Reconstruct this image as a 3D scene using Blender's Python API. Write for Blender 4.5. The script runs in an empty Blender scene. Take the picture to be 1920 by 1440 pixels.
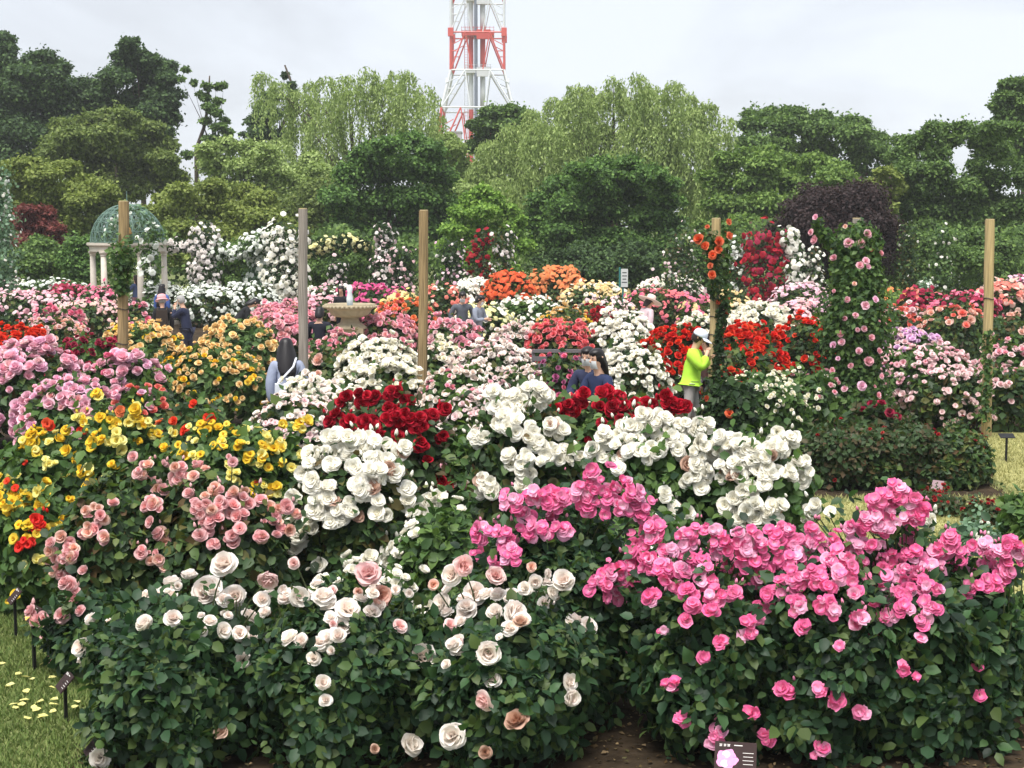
import bpy, math, random
import numpy as np
from mathutils import Vector, Matrix, Euler

SC = bpy.context.scene
COL = SC.collection
PI = math.pi

# ------------------------------------------------------------------ camera, sky, sun, exposure
FPX = 2800.0            # focal length in photo pixels (photo 1920 wide)
HC = 3.2                # eye height above the lawn
HORIZON = 420.0         # photo row of the horizon
PITCH = math.atan((720.0 - HORIZON) / FPX)
cam_d = bpy.data.cameras.new('camera')
cam_d.sensor_width = 36.0
cam_d.lens = 36.0 * FPX / 1920.0
cam_d.clip_start = 0.1
cam_d.clip_end = 3000.0
cam = bpy.data.objects.new('camera', cam_d)
COL.objects.link(cam)
cam.location = (0, 0, HC)
cam.rotation_euler = (PI / 2 - PITCH, 0, 0)
SC.camera = cam

SUN_EL, SUN_AZ = math.radians(66), math.radians(200)
world = bpy.data.worlds.new('World')
SC.world = world
world.use_nodes = True
wt = world.node_tree
for n in list(wt.nodes):
    wt.nodes.remove(n)
def wn(t, **kw):
    n = wt.nodes.new(t)
    for k, v in kw.items():
        setattr(n, k, v)
    return n
w_out = wn('ShaderNodeOutputWorld')
w_bg = wn('ShaderNodeBackground')
w_bg.inputs['Strength'].default_value = 0.1
w_sky = wn('ShaderNodeTexSky', sky_type='NISHITA', sun_disc=False)
w_sky.sun_elevation = SUN_EL
w_sky.sun_rotation = SUN_AZ
w_geo = wn('ShaderNodeTexCoord')
w_map = wn('ShaderNodeMapping')
w_map.inputs['Scale'].default_value = (1.0, 1.0, 2.6)
w_n1 = wn('ShaderNodeTexNoise')
w_n1.inputs['Scale'].default_value = 4.2
w_n1.inputs['Detail'].default_value = 6.0
w_n1.inputs['Roughness'].default_value = 0.55
w_n1.inputs['Distortion'].default_value = 0.5
w_ramp = wn('ShaderNodeValToRGB')
w_ramp.color_ramp.elements[0].position = 0.36
w_ramp.color_ramp.elements[0].color = (2.12, 2.2, 2.36, 1)
w_ramp.color_ramp.elements[1].position = 0.58
w_ramp.color_ramp.elements[1].color = (2.66, 2.79, 3.02, 1)
w_mix = wn('ShaderNodeMix', data_type='RGBA')
w_mix.inputs[0].default_value = 0.95
wt.links.new(w_geo.outputs['Generated'], w_map.inputs['Vector'])
wt.links.new(w_map.outputs[0], w_n1.inputs['Vector'])
wt.links.new(w_n1.outputs['Fac'], w_ramp.inputs[0])
wt.links.new(w_sky.outputs[0], w_mix.inputs[6])
wt.links.new(w_ramp.outputs[0], w_mix.inputs[7])
wt.links.new(w_mix.outputs[2], w_bg.inputs['Color'])
wt.links.new(w_bg.outputs[0], w_out.inputs['Surface'])

sun_d = bpy.data.lights.new('sun', 'SUN')
sun_d.energy = 1.5
sun_d.angle = math.radians(30)
sun_d.color = (1.0, 0.965, 0.91)
sun = bpy.data.objects.new('sun', sun_d)
COL.objects.link(sun)
sun.rotation_euler = (PI / 2 - SUN_EL, 0, PI - SUN_AZ)

SC.view_settings.view_transform = 'Standard'
SC.view_settings.look = 'None'
SC.view_settings.gamma = 1.0
SC.view_settings.use_curve_mapping = False
SC.view_settings.exposure = 1.8
SC.cycles.max_bounces = 6
SC.cycles.diffuse_bounces = 4
SC.cycles.volume_bounces = 0
SC.cycles.glossy_bounces = 2
SC.cycles.transmission_bounces = 4
SC.cycles.use_denoising = True

# ------------------------------------------------------------------ helpers
RIGHT = np.array([1.0, 0, 0])
FWD = np.array([0, math.cos(PITCH), -math.sin(PITCH)])
UP = np.array([0, math.sin(PITCH), math.cos(PITCH)])
EYE = np.array([0, 0, HC])

def ray(px, py):
    d = FWD + RIGHT * ((px - 960.0) / FPX) + UP * ((720.0 - py) / FPX)
    return d
def at(px, py, Y):
    d = ray(px, py)
    return EYE + d * (Y / d[1])
def ground(px, py):
    d = ray(px, py)
    return EYE + d * (-HC / d[2])
def mpp(Y):
    return Y / FPX

def lin(c):
    c = c / 255.0
    return c / 12.92 if c <= 0.04045 else ((c + 0.055) / 1.055) ** 2.4
def rgb(r, g, b, k=1.0):
    return (lin(r) * k, lin(g) * k, lin(b) * k, 1.0)

def tag(o, label=None, cat=None, group=None, kind=None):
    if label: o['label'] = label
    if cat: o['category'] = cat
    if group: o['group'] = group
    if kind: o['kind'] = kind
    return o

def empty(name, loc, rz=0.0, label=None, cat=None, group=None):
    o = bpy.data.objects.new(name, None)
    COL.objects.link(o)
    o.location = loc
    o.rotation_euler = (0, 0, rz)
    o.empty_display_size = 0.1
    return tag(o, label, cat, group)

def link(name, me, parent=None, loc=None, kind=None):
    o = bpy.data.objects.new(name, me)
    COL.objects.link(o)
    if parent is not None: o.parent = parent
    if loc is not None: o.location = loc
    if kind: o['kind'] = kind
    return o

def tri_mesh(name, V, F, mat, tint=None, depth=None, smooth=False):
    """V (n,3) float, F (m,3) int"""
    me = bpy.data.meshes.new(name)
    V = np.ascontiguousarray(V, dtype=np.float32)
    F = np.ascontiguousarray(F, dtype=np.int32)
    me.vertices.add(len(V)); me.vertices.foreach_set('co', V.ravel())
    me.loops.add(F.size); me.loops.foreach_set('vertex_index', F.ravel())
    me.polygons.add(len(F))
    me.polygons.foreach_set('loop_start', np.arange(0, F.size, 3, dtype=np.int32))
    if smooth:
        me.polygons.foreach_set('use_smooth', np.ones(len(F), dtype=bool))
    if tint is not None:
        a = me.attributes.new('tint', 'FLOAT', 'POINT'); a.data.foreach_set('value', np.ascontiguousarray(tint, dtype=np.float32))
    if depth is not None:
        a = me.attributes.new('depth', 'FLOAT', 'POINT'); a.data.foreach_set('value', np.ascontiguousarray(depth, dtype=np.float32))
    me.update(calc_edges=True)
    if mat is not None: me.materials.append(mat)
    return me

class MB:
    """collects simple solids into one mesh"""
    def __init__(s): s.v = []; s.f = []
    def add(s, V, F):
        k = len(s.v); s.v += [tuple(map(float, p)) for p in V]; s.f += [tuple(i + k for i in f) for f in F]; return s
    def box(s, c, d, rz=0.0, rx=0.0, taper=1.0):
        x, y, z = d[0] / 2, d[1] / 2, d[2] / 2
        R = Matrix.Rotation(rz, 3, 'Z') @ Matrix.Rotation(rx, 3, 'X')
        V = []
        for sz in (-1, 1):
            t = taper if sz > 0 else 1.0
            for a, b in ((-1, -1), (1, -1), (1, 1), (-1, 1)):
                V.append(Vector(c) + R @ Vector((a * x * t, b * y * t, sz * z)))
        return s.add(V, [(0, 3, 2, 1), (4, 5, 6, 7), (0, 1, 5, 4), (1, 2, 6, 5), (2, 3, 7, 6), (3, 0, 4, 7)])
    def tube(s, pts, rad, n=8, cap=True):
        pts = [Vector(p) for p in pts]
        if not isinstance(rad, (list, tuple)): rad = [rad] * len(pts)
        V = []; F = []
        prev = None
        for i, p in enumerate(pts):
            a = pts[max(i - 1, 0)]; b = pts[min(i + 1, len(pts) - 1)]
            d = (b - a)
            d = d.normalized() if d.length > 1e-9 else Vector((0, 0, 1))
            if prev is None:
                u = d.cross(Vector((0, 0, 1)))
                if u.length < 1e-3: u = d.cross(Vector((1, 0, 0)))
            else:
                u = prev - d * prev.dot(d)
            u.normalize(); prev = u
            w = d.cross(u)
            for k in range(n):
                an = 2 * PI * k / n
                V.append(p + (u * math.cos(an) + w * math.sin(an)) * rad[i])
        for i in range(len(pts) - 1):
            for k in range(n):
                k2 = (k + 1) % n
                F.append((i * n + k, i * n + k2, (i + 1) * n + k2, (i + 1) * n + k))
        if cap:
            F.append(tuple(range(n - 1, -1, -1)))
            F.append(tuple((len(pts) - 1) * n + k for k in range(n)))
        return s.add(V, F)
    def lathe(s, prof, n=24, c=(0, 0, 0)):
        V = []; F = []
        for r, z in prof:
            for k in range(n):
                an = 2 * PI * k / n
                V.append((c[0] + r * math.cos(an), c[1] + r * math.sin(an), c[2] + z))
        m = len(prof)
        for i in range(m - 1):
            for k in range(n):
                k2 = (k + 1) % n
                F.append((i * n + k, i * n + k2, (i + 1) * n + k2, (i + 1) * n + k))
        F.append(tuple(range(n - 1, -1, -1))); F.append(tuple((m - 1) * n + k for k in range(n)))
        return s.add(V, F)
    def mesh(s, name, mat, smooth=False):
        me = bpy.data.meshes.new(name)
        me.from_pydata(s.v, [], s.f); me.update()
        if smooth: me.polygons.foreach_set('use_smooth', np.ones(len(me.polygons), dtype=bool))
        if mat: me.materials.append(mat)
        return me
    def build(s, name, mat, parent=None, loc=None, smooth=False):
        return link(name, s.mesh(name, mat, smooth), parent, loc)

# ------------------------------------------------------------------ materials
MATS = {}
def _mat(name):
    m = bpy.data.materials.new(name); m.use_nodes = True
    nt = m.node_tree
    for n in list(nt.nodes): nt.nodes.remove(n)
    out = nt.nodes.new('ShaderNodeOutputMaterial')
    return m, nt, out
def nd(nt, t, **kw):
    n = nt.nodes.new(t)
    for k, v in kw.items(): setattr(n, k, v)
    return n

def mat_leaf(name, cols, rough=0.5, spec=0.28, trans=0.28, tmul=(1.5, 1.55, 0.8, 1)):
    """leaf: colour picked by the per-leaf tint attribute (or the object's own random number)"""
    if name in MATS: return MATS[name]
    m, nt, out = _mat(name)
    at_ = nd(nt, 'ShaderNodeAttribute', attribute_name='tint')
    oi = nd(nt, 'ShaderNodeObjectInfo')
    add = nd(nt, 'ShaderNodeMath', operation='ADD')
    fr = nd(nt, 'ShaderNodeMath', operation='FRACT')
    nt.links.new(at_.outputs['Fac'], add.inputs[0]); nt.links.new(oi.outputs['Random'], add.inputs[1])
    nt.links.new(add.outputs[0], fr.inputs[0])
    rp = nd(nt, 'ShaderNodeValToRGB')
    el = rp.color_ramp.elements
    el[0].position = 0.0; el[0].color = cols[0]
    el[1].position = 1.0; el[1].color = cols[-1]
    for i, c in enumerate(cols[1:-1]):
        e = el.new((i + 1) / (len(cols) - 1)); e.color = c
    nt.links.new(fr.outputs[0], rp.inputs[0])
    p = nd(nt, 'ShaderNodeBsdfPrincipled')
    p.inputs['Roughness'].default_value = rough
    p.inputs['Specular IOR Level'].default_value = spec
    tr = nd(nt, 'ShaderNodeBsdfTranslucent')
    mul = nd(nt, 'ShaderNodeMix', data_type='RGBA', blend_type='MULTIPLY')
    mul.inputs[0].default_value = 1.0
    mul.inputs[7].default_value = tmul
    nt.links.new(rp.outputs[0], p.inputs['Base Color'])
    nt.links.new(rp.outputs[0], mul.inputs[6]); nt.links.new(mul.outputs[2], tr.inputs['Color'])
    mx = nd(nt, 'ShaderNodeMixShader'); mx.inputs[0].default_value = trans
    nt.links.new(p.outputs[0], mx.inputs[1]); nt.links.new(tr.outputs[0], mx.inputs[2])
    nt.links.new(mx.outputs[0], out.inputs['Surface'])
    MATS[name] = m
    return m

def mat_petal(name, core, rim, var=0.22, trans=0.3, third=None):
    """petal: heart colour to rim colour along the petal, each bloom a little lighter, darker or faded"""
    if name in MATS: return MATS[name]
    m, nt, out = _mat(name)
    dp = nd(nt, 'ShaderNodeAttribute', attribute_name='depth')
    at_ = nd(nt, 'ShaderNodeAttribute', attribute_name='tint')
    oi = nd(nt, 'ShaderNodeObjectInfo')
    add = nd(nt, 'ShaderNodeMath', operation='ADD'); fr = nd(nt, 'ShaderNodeMath', operation='FRACT')
    nt.links.new(at_.outputs['Fac'], add.inputs[0]); nt.links.new(oi.outputs['Random'], add.inputs[1])
    nt.links.new(add.outputs[0], fr.inputs[0])
    mx = nd(nt, 'ShaderNodeMix', data_type='RGBA')
    mx.inputs[6].default_value = core; mx.inputs[7].default_value = rim
    nt.links.new(dp.outputs['Fac'], mx.inputs[0])
    th = third if third else tuple(min(1.0, c * 0.55 + 0.42) for c in rim[:3]) + (1,)
    # some blooms fade towards the third colour
    mr = nd(nt, 'ShaderNodeMapRange')
    mr.inputs[1].default_value = 0.55; mr.inputs[2].default_value = 1.0
    mr.inputs[3].default_value = 0.0; mr.inputs[4].default_value = 0.75
    nt.links.new(fr.outputs[0], mr.inputs[0])
    m2 = nd(nt, 'ShaderNodeMix', data_type='RGBA')
    nt.links.new(mr.outputs[0], m2.inputs[0]); nt.links.new(mx.outputs[2], m2.inputs[6]); m2.inputs[7].default_value = th
    hv = nd(nt, 'ShaderNodeHueSaturation')
    m3 = nd(nt, 'ShaderNodeMath', operation='MULTIPLY'); m3.inputs[1].default_value = 7.31
    f3 = nd(nt, 'ShaderNodeMath', operation='FRACT')
    nt.links.new(fr.outputs[0], m3.inputs[0]); nt.links.new(m3.outputs[0], f3.inputs[0])
    mv = nd(nt, 'ShaderNodeMapRange'); mv.inputs[3].default_value = 1.0 - var; mv.inputs[4].default_value = 1.0 + var * 0.35
    nt.links.new(f3.outputs[0], mv.inputs[0]); nt.links.new(mv.outputs[0], hv.inputs['Value'])
    nt.links.new(m2.outputs[2], hv.inputs['Color'])
    p = nd(nt, 'ShaderNodeBsdfPrincipled')
    p.inputs['Roughness'].default_value = 0.62; p.inputs['Specular IOR Level'].default_value = 0.2
    tr = nd(nt, 'ShaderNodeBsdfTranslucent')
    nt.links.new(hv.outputs[0], p.inputs['Base Color']); nt.links.new(hv.outputs[0], tr.inputs['Color'])
    ms = nd(nt, 'ShaderNodeMixShader'); ms.inputs[0].default_value = trans
    nt.links.new(p.outputs[0], ms.inputs[1]); nt.links.new(tr.outputs[0], ms.inputs[2])
    nt.links.new(ms.outputs[0], out.inputs['Surface'])
    MATS[name] = m
    return m

def mat_plain(name, c, rough=0.6, metal=0.0, spec=0.4, noise=0.0, scale=12.0, c2=None, bump=0.0, stretch=None):
    if name in MATS: return MATS[name]
    m, nt, out = _mat(name)
    p = nd(nt, 'ShaderNodeBsdfPrincipled')
    p.inputs['Roughness'].default_value = rough; p.inputs['Metallic'].default_value = metal
    p.inputs['Specular IOR Level'].default_value = spec
    p.inputs['Base Color'].default_value = c
    if noise > 0 or c2 is not None or bump > 0:
        tc = nd(nt, 'ShaderNodeTexCoord'); mp = nd(nt, 'ShaderNodeMapping')
        if stretch: mp.inputs['Scale'].default_value = stretch
        nt.links.new(tc.outputs['Object'], mp.inputs[0])
        ns = nd(nt, 'ShaderNodeTexNoise'); ns.inputs['Scale'].default_value = scale; ns.inputs['Detail'].default_value = 5
        nt.links.new(mp.outputs[0], ns.inputs['Vector'])
        rp = nd(nt, 'ShaderNodeValToRGB')
        cc = c2 if c2 else tuple(x * (1 - noise) for x in c[:3]) + (1,)
        rp.color_ramp.elements[0].position = 0.35; rp.color_ramp.elements[0].color = cc
        rp.color_ramp.elements[1].position = 0.65; rp.color_ramp.elements[1].color = c
        nt.links.new(ns.outputs['Fac'], rp.inputs[0]); nt.links.new(rp.outputs[0], p.inputs['Base Color'])
        if bump > 0:
            b = nd(nt, 'ShaderNodeBump'); b.inputs['Strength'].default_value = bump; b.inputs['Distance'].default_value = 0.01
            nt.links.new(ns.outputs['Fac'], b.inputs['Height']); nt.links.new(b.outputs[0], p.inputs['Normal'])
    nt.links.new(p.outputs[0], out.inputs['Surface'])
    MATS[name] = m
    return m

def mat_ground(name, cols, s1=0.35, s2=9.0):
    m, nt, out = _mat(name)
    tc = nd(nt, 'ShaderNodeTexCoord')
    n1 = nd(nt, 'ShaderNodeTexNoise'); n1.inputs['Scale'].default_value = s1; n1.inputs['Detail'].default_value = 6
    n2 = nd(nt, 'ShaderNodeTexNoise'); n2.inputs['Scale'].default_value = s2; n2.inputs['Detail'].default_value = 8
    nt.links.new(tc.outputs['Object'], n1.inputs['Vector']); nt.links.new(tc.outputs['Object'], n2.inputs['Vector'])
    r1 = nd(nt, 'ShaderNodeValToRGB')
    r1.color_ramp.elements[0].position = .35; r1.color_ramp.elements[0].color = cols[0]
    r1.color_ramp.elements[1].position = .65; r1.color_ramp.elements[1].color = cols[1]
    nt.links.new(n1.outputs['Fac'], r1.inputs[0])
    r2 = nd(nt, 'ShaderNodeValToRGB')
    r2.color_ramp.elements[0].position = .3; r2.color_ramp.elements[0].color = (.45, .45, .45, 1)
    r2.color_ramp.elements[1].position = .7; r2.color_ramp.elements[1].color = (1.25, 1.25, 1.25, 1)
    nt.links.new(n2.outputs['Fac'], r2.inputs[0])
    mx = nd(nt, 'ShaderNodeMix', data_type='RGBA', blend_type='MULTIPLY'); mx.inputs[0].default_value = .8
    nt.links.new(r1.outputs[0], mx.inputs[6]); nt.links.new(r2.outputs[0], mx.inputs[7])
    p = nd(nt, 'ShaderNodeBsdfPrincipled'); p.inputs['Roughness'].default_value = .95; p.inputs['Specular IOR Level'].default_value = .1
    nt.links.new(mx.outputs[2], p.inputs['Base Color'])
    b = nd(nt, 'ShaderNodeBump'); b.inputs['Strength'].default_value = .6; b.inputs['Distance'].default_value = .03
    nt.links.new(n2.outputs['Fac'], b.inputs['Height']); nt.links.new(b.outputs[0], p.inputs['Normal'])
    nt.links.new(p.outputs[0], out.inputs['Surface'])
    return m

def G(*a): return rgb(*a)
def K(k, cols): return [tuple(min(.6, c * k) for c in q[:3]) + (1,) for q in cols]
LEAF = {
    'front':  [G(24, 40, 28), G(42, 66, 44), G(34, 56, 38), G(52, 80, 52), G(66, 96, 58), G(84, 104, 56), G(70, 84, 48)],
    'dark':   [G(30, 44, 28), G(48, 68, 40), G(40, 58, 34), G(58, 82, 46), G(72, 96, 52), G(88, 100, 50), G(86, 66, 46)],
    'mid':    [G(38, 58, 32), G(58, 84, 44), G(72, 98, 50), G(90, 114, 58), G(48, 70, 40)],
    'light':  [G(60, 84, 38), G(84, 112, 50), G(104, 130, 58), G(120, 142, 66), G(72, 98, 46)],
    'red':    [G(44, 60, 38), G(58, 78, 46), G(52, 70, 42), G(80, 64, 46), G(62, 84, 48), G(50, 68, 42)],
    'hedge':  [G(30, 48, 26), G(42, 64, 34), G(54, 76, 38), G(38, 56, 30), G(26, 40, 24)],
    'grey':   [G(70, 96, 74), G(96, 122, 98), G(120, 146, 120), G(84, 110, 86), G(60, 84, 62)],
}
def leafmat(k): return mat_leaf('leaf_' + k, K(1.08 if k == 'front' else 1.32, LEAF[k]))
M_STEM = mat_plain('cane_bark', G(74, 84, 46), rough=.7, noise=.4, scale=25)
M_BARK = mat_plain('tree_bark', G(84, 74, 62), rough=.9, noise=.5, scale=9, bump=.5)

# petal palettes: heart, rim
PALE = {'hotpink': .1, 'darkred': 0, 'red': 0, 'scarlet': 0, 'crimson': .05, 'deepred': 0, 'tangerine': .04, 'orange': .1, 'magenta': .08, 'plum': .08,
        'yellow': .1, 'bedred': 0, 'climborange': .06, 'dry': .05, 'coral': .1, 'coralpink': .1, 'rosepink': .1, 'paleyellow': .1, 'creamyellow': .2}
def PM(name, core, rim, var=.2, trans=.35, third=None):
    f = PALE.get(name, .26)
    core, rim = [tuple(c + (252 - c) * f for c in q) for q in (core, rim)]
    if name == 'white': core, rim = (252, 247, 226), (255, 252, 242)
    return lambda: mat_petal('petal_' + name, G(*core), G(*rim), var, trans, G(*third) if third else None)
PET = {
    'hotpink': PM('hotpink', (252, 200, 212), (249, 104, 168), .2, .3, (251, 168, 206)),
    'hotpinkpale': PM('hotpinkpale', (254, 222, 230), (251, 164, 206), .12, .35, (253, 200, 226)),
    'blush': PM('blush', (254, 232, 218), (255, 248, 240), .1, .3, (255, 248, 238)),
    'pinkrose': PM('pinkrose', (248, 186, 180), (251, 220, 214), .15, .3, (250, 205, 205)),
    'peach': PM('peach', (246, 176, 146), (250, 208, 190), .15, .3, (250, 205, 190)),
    'dry':     PM('dry', (196, 140, 110), (206, 168, 146), .2, .2, (220, 190, 170)),
    'white': PM('white', (252, 248, 232), (254, 254, 250), .06, .3, (253, 250, 240)),
    'greenwhite': PM('greenwhite', (236, 240, 215), (240, 246, 236), .08, .3, (250, 252, 245)),
    'salmon': PM('salmon', (248, 166, 164), (251, 196, 196), .16, .3, (248, 196, 200)),
    'yellow':  PM('yellow', (240, 186, 20), (250, 214, 46), .12, .3, (252, 234, 110)),
    'paleyellow': PM('paleyellow', (246, 224, 90), (250, 240, 140), .1, .3, (252, 246, 180)),
    'darkred': PM('darkred', (170, 16, 36), (206, 32, 56), .35, .22, (206, 44, 68)),
    'red': PM('red', (215, 26, 28), (232, 54, 46), .2, .25, (232, 70, 52)),
    'scarlet': PM('scarlet', (222, 58, 20), (230, 60, 38), .18, .25, (240, 100, 60)),
    'crimson': PM('crimson', (140, 16, 52), (170, 34, 66), .3, .25, (196, 66, 92)),
    'deepred': PM('deepred', (140, 14, 34), (180, 28, 50), .35, .25, (206, 60, 60)),
    'orange': PM('orange', (244, 140, 62), (242, 134, 80), .18, .28, (246, 164, 110)),
    'tangerine': PM('tangerine', (238, 102, 40), (238, 100, 62), .2, .28, (240, 130, 80)),
    'apricot': PM('apricot', (250, 196, 104), (252, 218, 142), .15, .3, (250, 222, 160)),
    'lilac': PM('lilac', (246, 164, 186), (253, 196, 212), .14, .3, (242, 200, 226)),
    'lavender': PM('lavender', (226, 164, 214), (240, 196, 232), .15, .3, (240, 206, 234)),
    'pink': PM('pink', (246, 146, 164), (250, 176, 192), .16, .3, (248, 190, 206)),
    'rosepink': PM('rosepink', (234, 90, 130), (240, 124, 156), .2, .28, (240, 150, 170)),
    'magenta': PM('magenta', (200, 46, 114), (220, 80, 142), .22, .26, (220, 96, 150)),
    'plum': PM('plum', (172, 72, 122), (200, 104, 156), .25, .26, (200, 120, 160)),
    'coral': PM('coral', (242, 112, 94), (246, 134, 120), .16, .28, (246, 150, 130)),
    'coralpink': PM('coralpink', (242, 104, 112), (246, 128, 134), .15, .28, (246, 140, 140)),
    'cream': PM('cream', (252, 242, 200), (254, 250, 232), .08, .3, (253, 250, 235)),
    'creamyellow': PM('creamyellow', (246, 230, 120), (250, 244, 170), .1, .3, (252, 248, 200)),
    'blushwhite': PM('blushwhite', (250, 222, 206), (253, 241, 231), .08, .3, (253, 245, 236)),
    'palepink': PM('palepink', (246, 190, 196), (250, 216, 216), .12, .3, (250, 224, 222)),
    'climbpink': PM('climbpink', (238, 134, 152), (247, 182, 196), .16, .3, (246, 190, 200)),
    'climborange': PM('climborange', (236, 90, 40), (238, 118, 76), .15, .28, (244, 150, 110)),
    'dirtywhite': PM('dirtywhite', (236, 216, 200), (240, 232, 226), .1, .3, (250, 240, 236)),
    'bedred':  PM('bedred', (150, 30, 40), (176, 46, 50), .3, .25, (190, 80, 70)),
}

# ------------------------------------------------------------------ bloom meshes
def bloom_mesh(kind, lod, seed, mat):
    rs = np.random.default_rng(seed)
    # layers: count, start angle, end angle, length, width, start radius, depth value
    if kind == 'full':
        L = [(3, .0, .25, .42, .26, .03, .0), (4, .1, .45, .48, .34, .06, .2), (5, .35, .85, .5, .40, .08, .5),
             (6, .65, 1.3, .52, .44, .08, .8), (6, 1.0, 1.75, .52, .46, .08, 1.0)]
    elif kind == 'open':
        L = [(5, .15, .6, .28, .22, .04, .35), (6, .5, 1.05, .42, .34, .05, .7), (7, .8, 1.4, .50, .40, .06, .9), (6, 1.1, 1.7, .52, .44, .06, 1.0)]
    else:  # semi: two rows of five
        L = [(5, .75, 1.1, .44, .44, .03, .75), (5, 1.1, 1.5, .52, .54, .04, 1.0)]
    if lod == 2:
        keep = {'full': (0, 2, 4), 'open': (0, 2, 3), 'semi': (0, 1)}[kind]
        L = [L[i] for i in keep]
        nt, ns = 2, 2
    else:
        nt, ns = 3, 4
    op = (1.0, .72, 1.12, .9, 1.22)[seed % 5]
    V = []; F = []; D = []
    for (cnt, a0, a1, ln, wd, r0, dv) in L:
        a0 *= op; a1 *= op
        ph = rs.uniform(0, 6.28)
        for k in range(cnt):
            az = ph + 2 * PI * (k + rs.uniform(-.26, .26)) / cnt
            b0 = a0 + rs.normal(0, .08); b1 = a1 + rs.normal(0, .16)
            l2 = ln * rs.uniform(.78, 1.16); w2 = wd * rs.uniform(.85, 1.15)
            rd = np.array([math.cos(az), math.sin(az), 0]); tg = np.array([-math.sin(az), math.cos(az), 0])
            base = len(V)
            pr, pz = r0, 0.0
            grid_r = [pr]; grid_z = [pz]
            for i in range(nt):
                tt = (i + .5) / nt
                an = b0 + (b1 - b0) * tt ** 1.3
                pr += math.sin(an) * l2 / nt; pz += math.cos(an) * l2 / nt
                grid_r.append(pr); grid_z.append(pz)
            rj = rs.normal(0, 1, (nt + 1, ns + 1))
            for i in range(nt + 1):
                t = i / nt
                w = w2 * math.sin(PI * (.13 + .62 * t)) ** .8
                for j in range(ns + 1):
                    s_ = 2 * j / ns - 1
                    drop = .22 * s_ * s_ * (t ** 2) * l2
                    r = grid_r[i] - (.30 * w * s_ * s_) * (1 - .6 * min(1, max(0, b1 - .9)))
                    rr = (.045 if kind == 'open' else .028) * rj[i, j] * t
                    p = rd * (r - drop * math.sin(b1)) + tg * (s_ * w) + np.array([0, 0, grid_z[i] - drop * math.cos(b1) + rr + .05 * s_ * s_ * t * math.sin(b1)])
                    V.append(p); D.append(min(1, max(0, dv - .25 + .35 * t)) if kind != 'semi' else min(1, .25 + 1.1 * t) )
            for i in range(nt):
                for j in range(ns):
                    a = base + i * (ns + 1) + j
                    F.append((a, a + 1, a + ns + 2)); F.append((a, a + ns + 2, a + ns + 1))
    V = np.array(V); D = np.array(D)
    V[:, 2] -= .12
    d = np.percentile(np.hypot(V[:, 0], V[:, 1]), 96) * 2
    V /= d
    return tri_mesh('rose_bloom', V, np.array(F), mat, depth=D, smooth=True)

BLOOM_CACHE = {}
def blooms(color, kind, lod):
    key = (color, kind, lod)
    if key not in BLOOM_CACHE:
        m = PET[color]()
        BLOOM_CACHE[key] = [bloom_mesh(kind, lod, 100 + 16 * i + len(key[0]), m) for i in range(5 if lod < 2 else 4)]
    return BLOOM_CACHE[key]

BUDS = {}
def bud_mesh(color):
    if color not in BUDS:
        m = MB().lathe([(.02, -.35), (.14, -.3), (.2, -.12)], 7)
        nb = len(m.f)
        m.lathe([(.16, -.16), (.23, .05), (.19, .35), (.05, .6)], 7)
        for i in range(5):
            a = 2 * PI * i / 5; c_, s_ = math.cos(a), math.sin(a); t_ = Vector((-s_, c_, 0)) * .09
            b0 = Vector((c_ * .19, s_ * .19, -.15)); e0 = Vector((c_ * .34, s_ * .34, .2))
            m.add([b0 + t_, b0 - t_, e0], [(0, 1, 2)])
        me = m.mesh('rose_bud', PET[color](), True); me.materials.append(M_STEM)
        a = me.attributes.new('depth', 'FLOAT', 'POINT'); a.data.foreach_set('value', np.ones(len(me.vertices), dtype=np.float32) * .6)
        for i, p_ in enumerate(me.polygons):
            if i < nb or i >= len(me.polygons) - 5: p_.material_index = 1
        BUDS[color] = [me]
    return BUDS[color]

# low bloom template for joined far blooms : two stacked ragged cups
def low_bloom():
    V = [(0, 0, .02)]; D = [.0]
    for k in range(6):
        a = 2 * PI * k / 6; V.append((.27 * math.cos(a), .27 * math.sin(a), .22)); D.append(.55)
    for k in range(6):
        a = 2 * PI * (k + .5) / 6; V.append((.5 * math.cos(a), .5 * math.sin(a), .03 if k % 2 else .12)); D.append(1.0)
    F = []
    for k in range(6):
        k2 = (k + 1) % 6
        F.append((0, 1 + k, 1 + k2))
        F.append((1 + k, 7 + k, 1 + k2)); F.append((1 + k2, 7 + k, 7 + k2))
    return np.array(V), np.array(F), np.array(D)
LOWB = low_bloom()

# ------------------------------------------------------------------ leaf scatter
T_LEAF8 = (np.array([(0, 0, 0), (0, .36, -.04), (0, .74, -.05), (0, 1, -.16), (-.33, .26, .05), (-.29, .66, .03), (.33, .26, .05), (.29, .66, .03)], float),
           np.array([(0, 1, 4), (1, 2, 5), (1, 5, 4), (2, 3, 5), (0, 6, 1), (1, 6, 7), (1, 7, 2), (2, 7, 3)]))
T_LEAF2 = (np.array([(0, 0, 0), (-.34, .5, .08), (0, 1, -.08), (.34, .5, .08)], float), np.array([(0, 2, 1), (0, 3, 2)]))
T_NARROW = (np.array([(0, 0, 0), (-.12, .45, .02), (0, 1, 0), (.12, .45, .02)], float), np.array([(0, 2, 1), (0, 3, 2)]))

def norm(a):
    return a / np.maximum(np.linalg.norm(a, axis=-1, keepdims=True), 1e-9)

def frames(P, N, rs, jit=.55, droop=.35):
    n = norm(N + rs.normal(0, jit, N.shape))
    t = rs.normal(0, 1, N.shape) + N * .5
    t[:, 2] -= droop
    a = t - n * (t * n).sum(1, keepdims=True)
    a = norm(a); b = np.cross(a, n)
    return b, a, n

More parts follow.
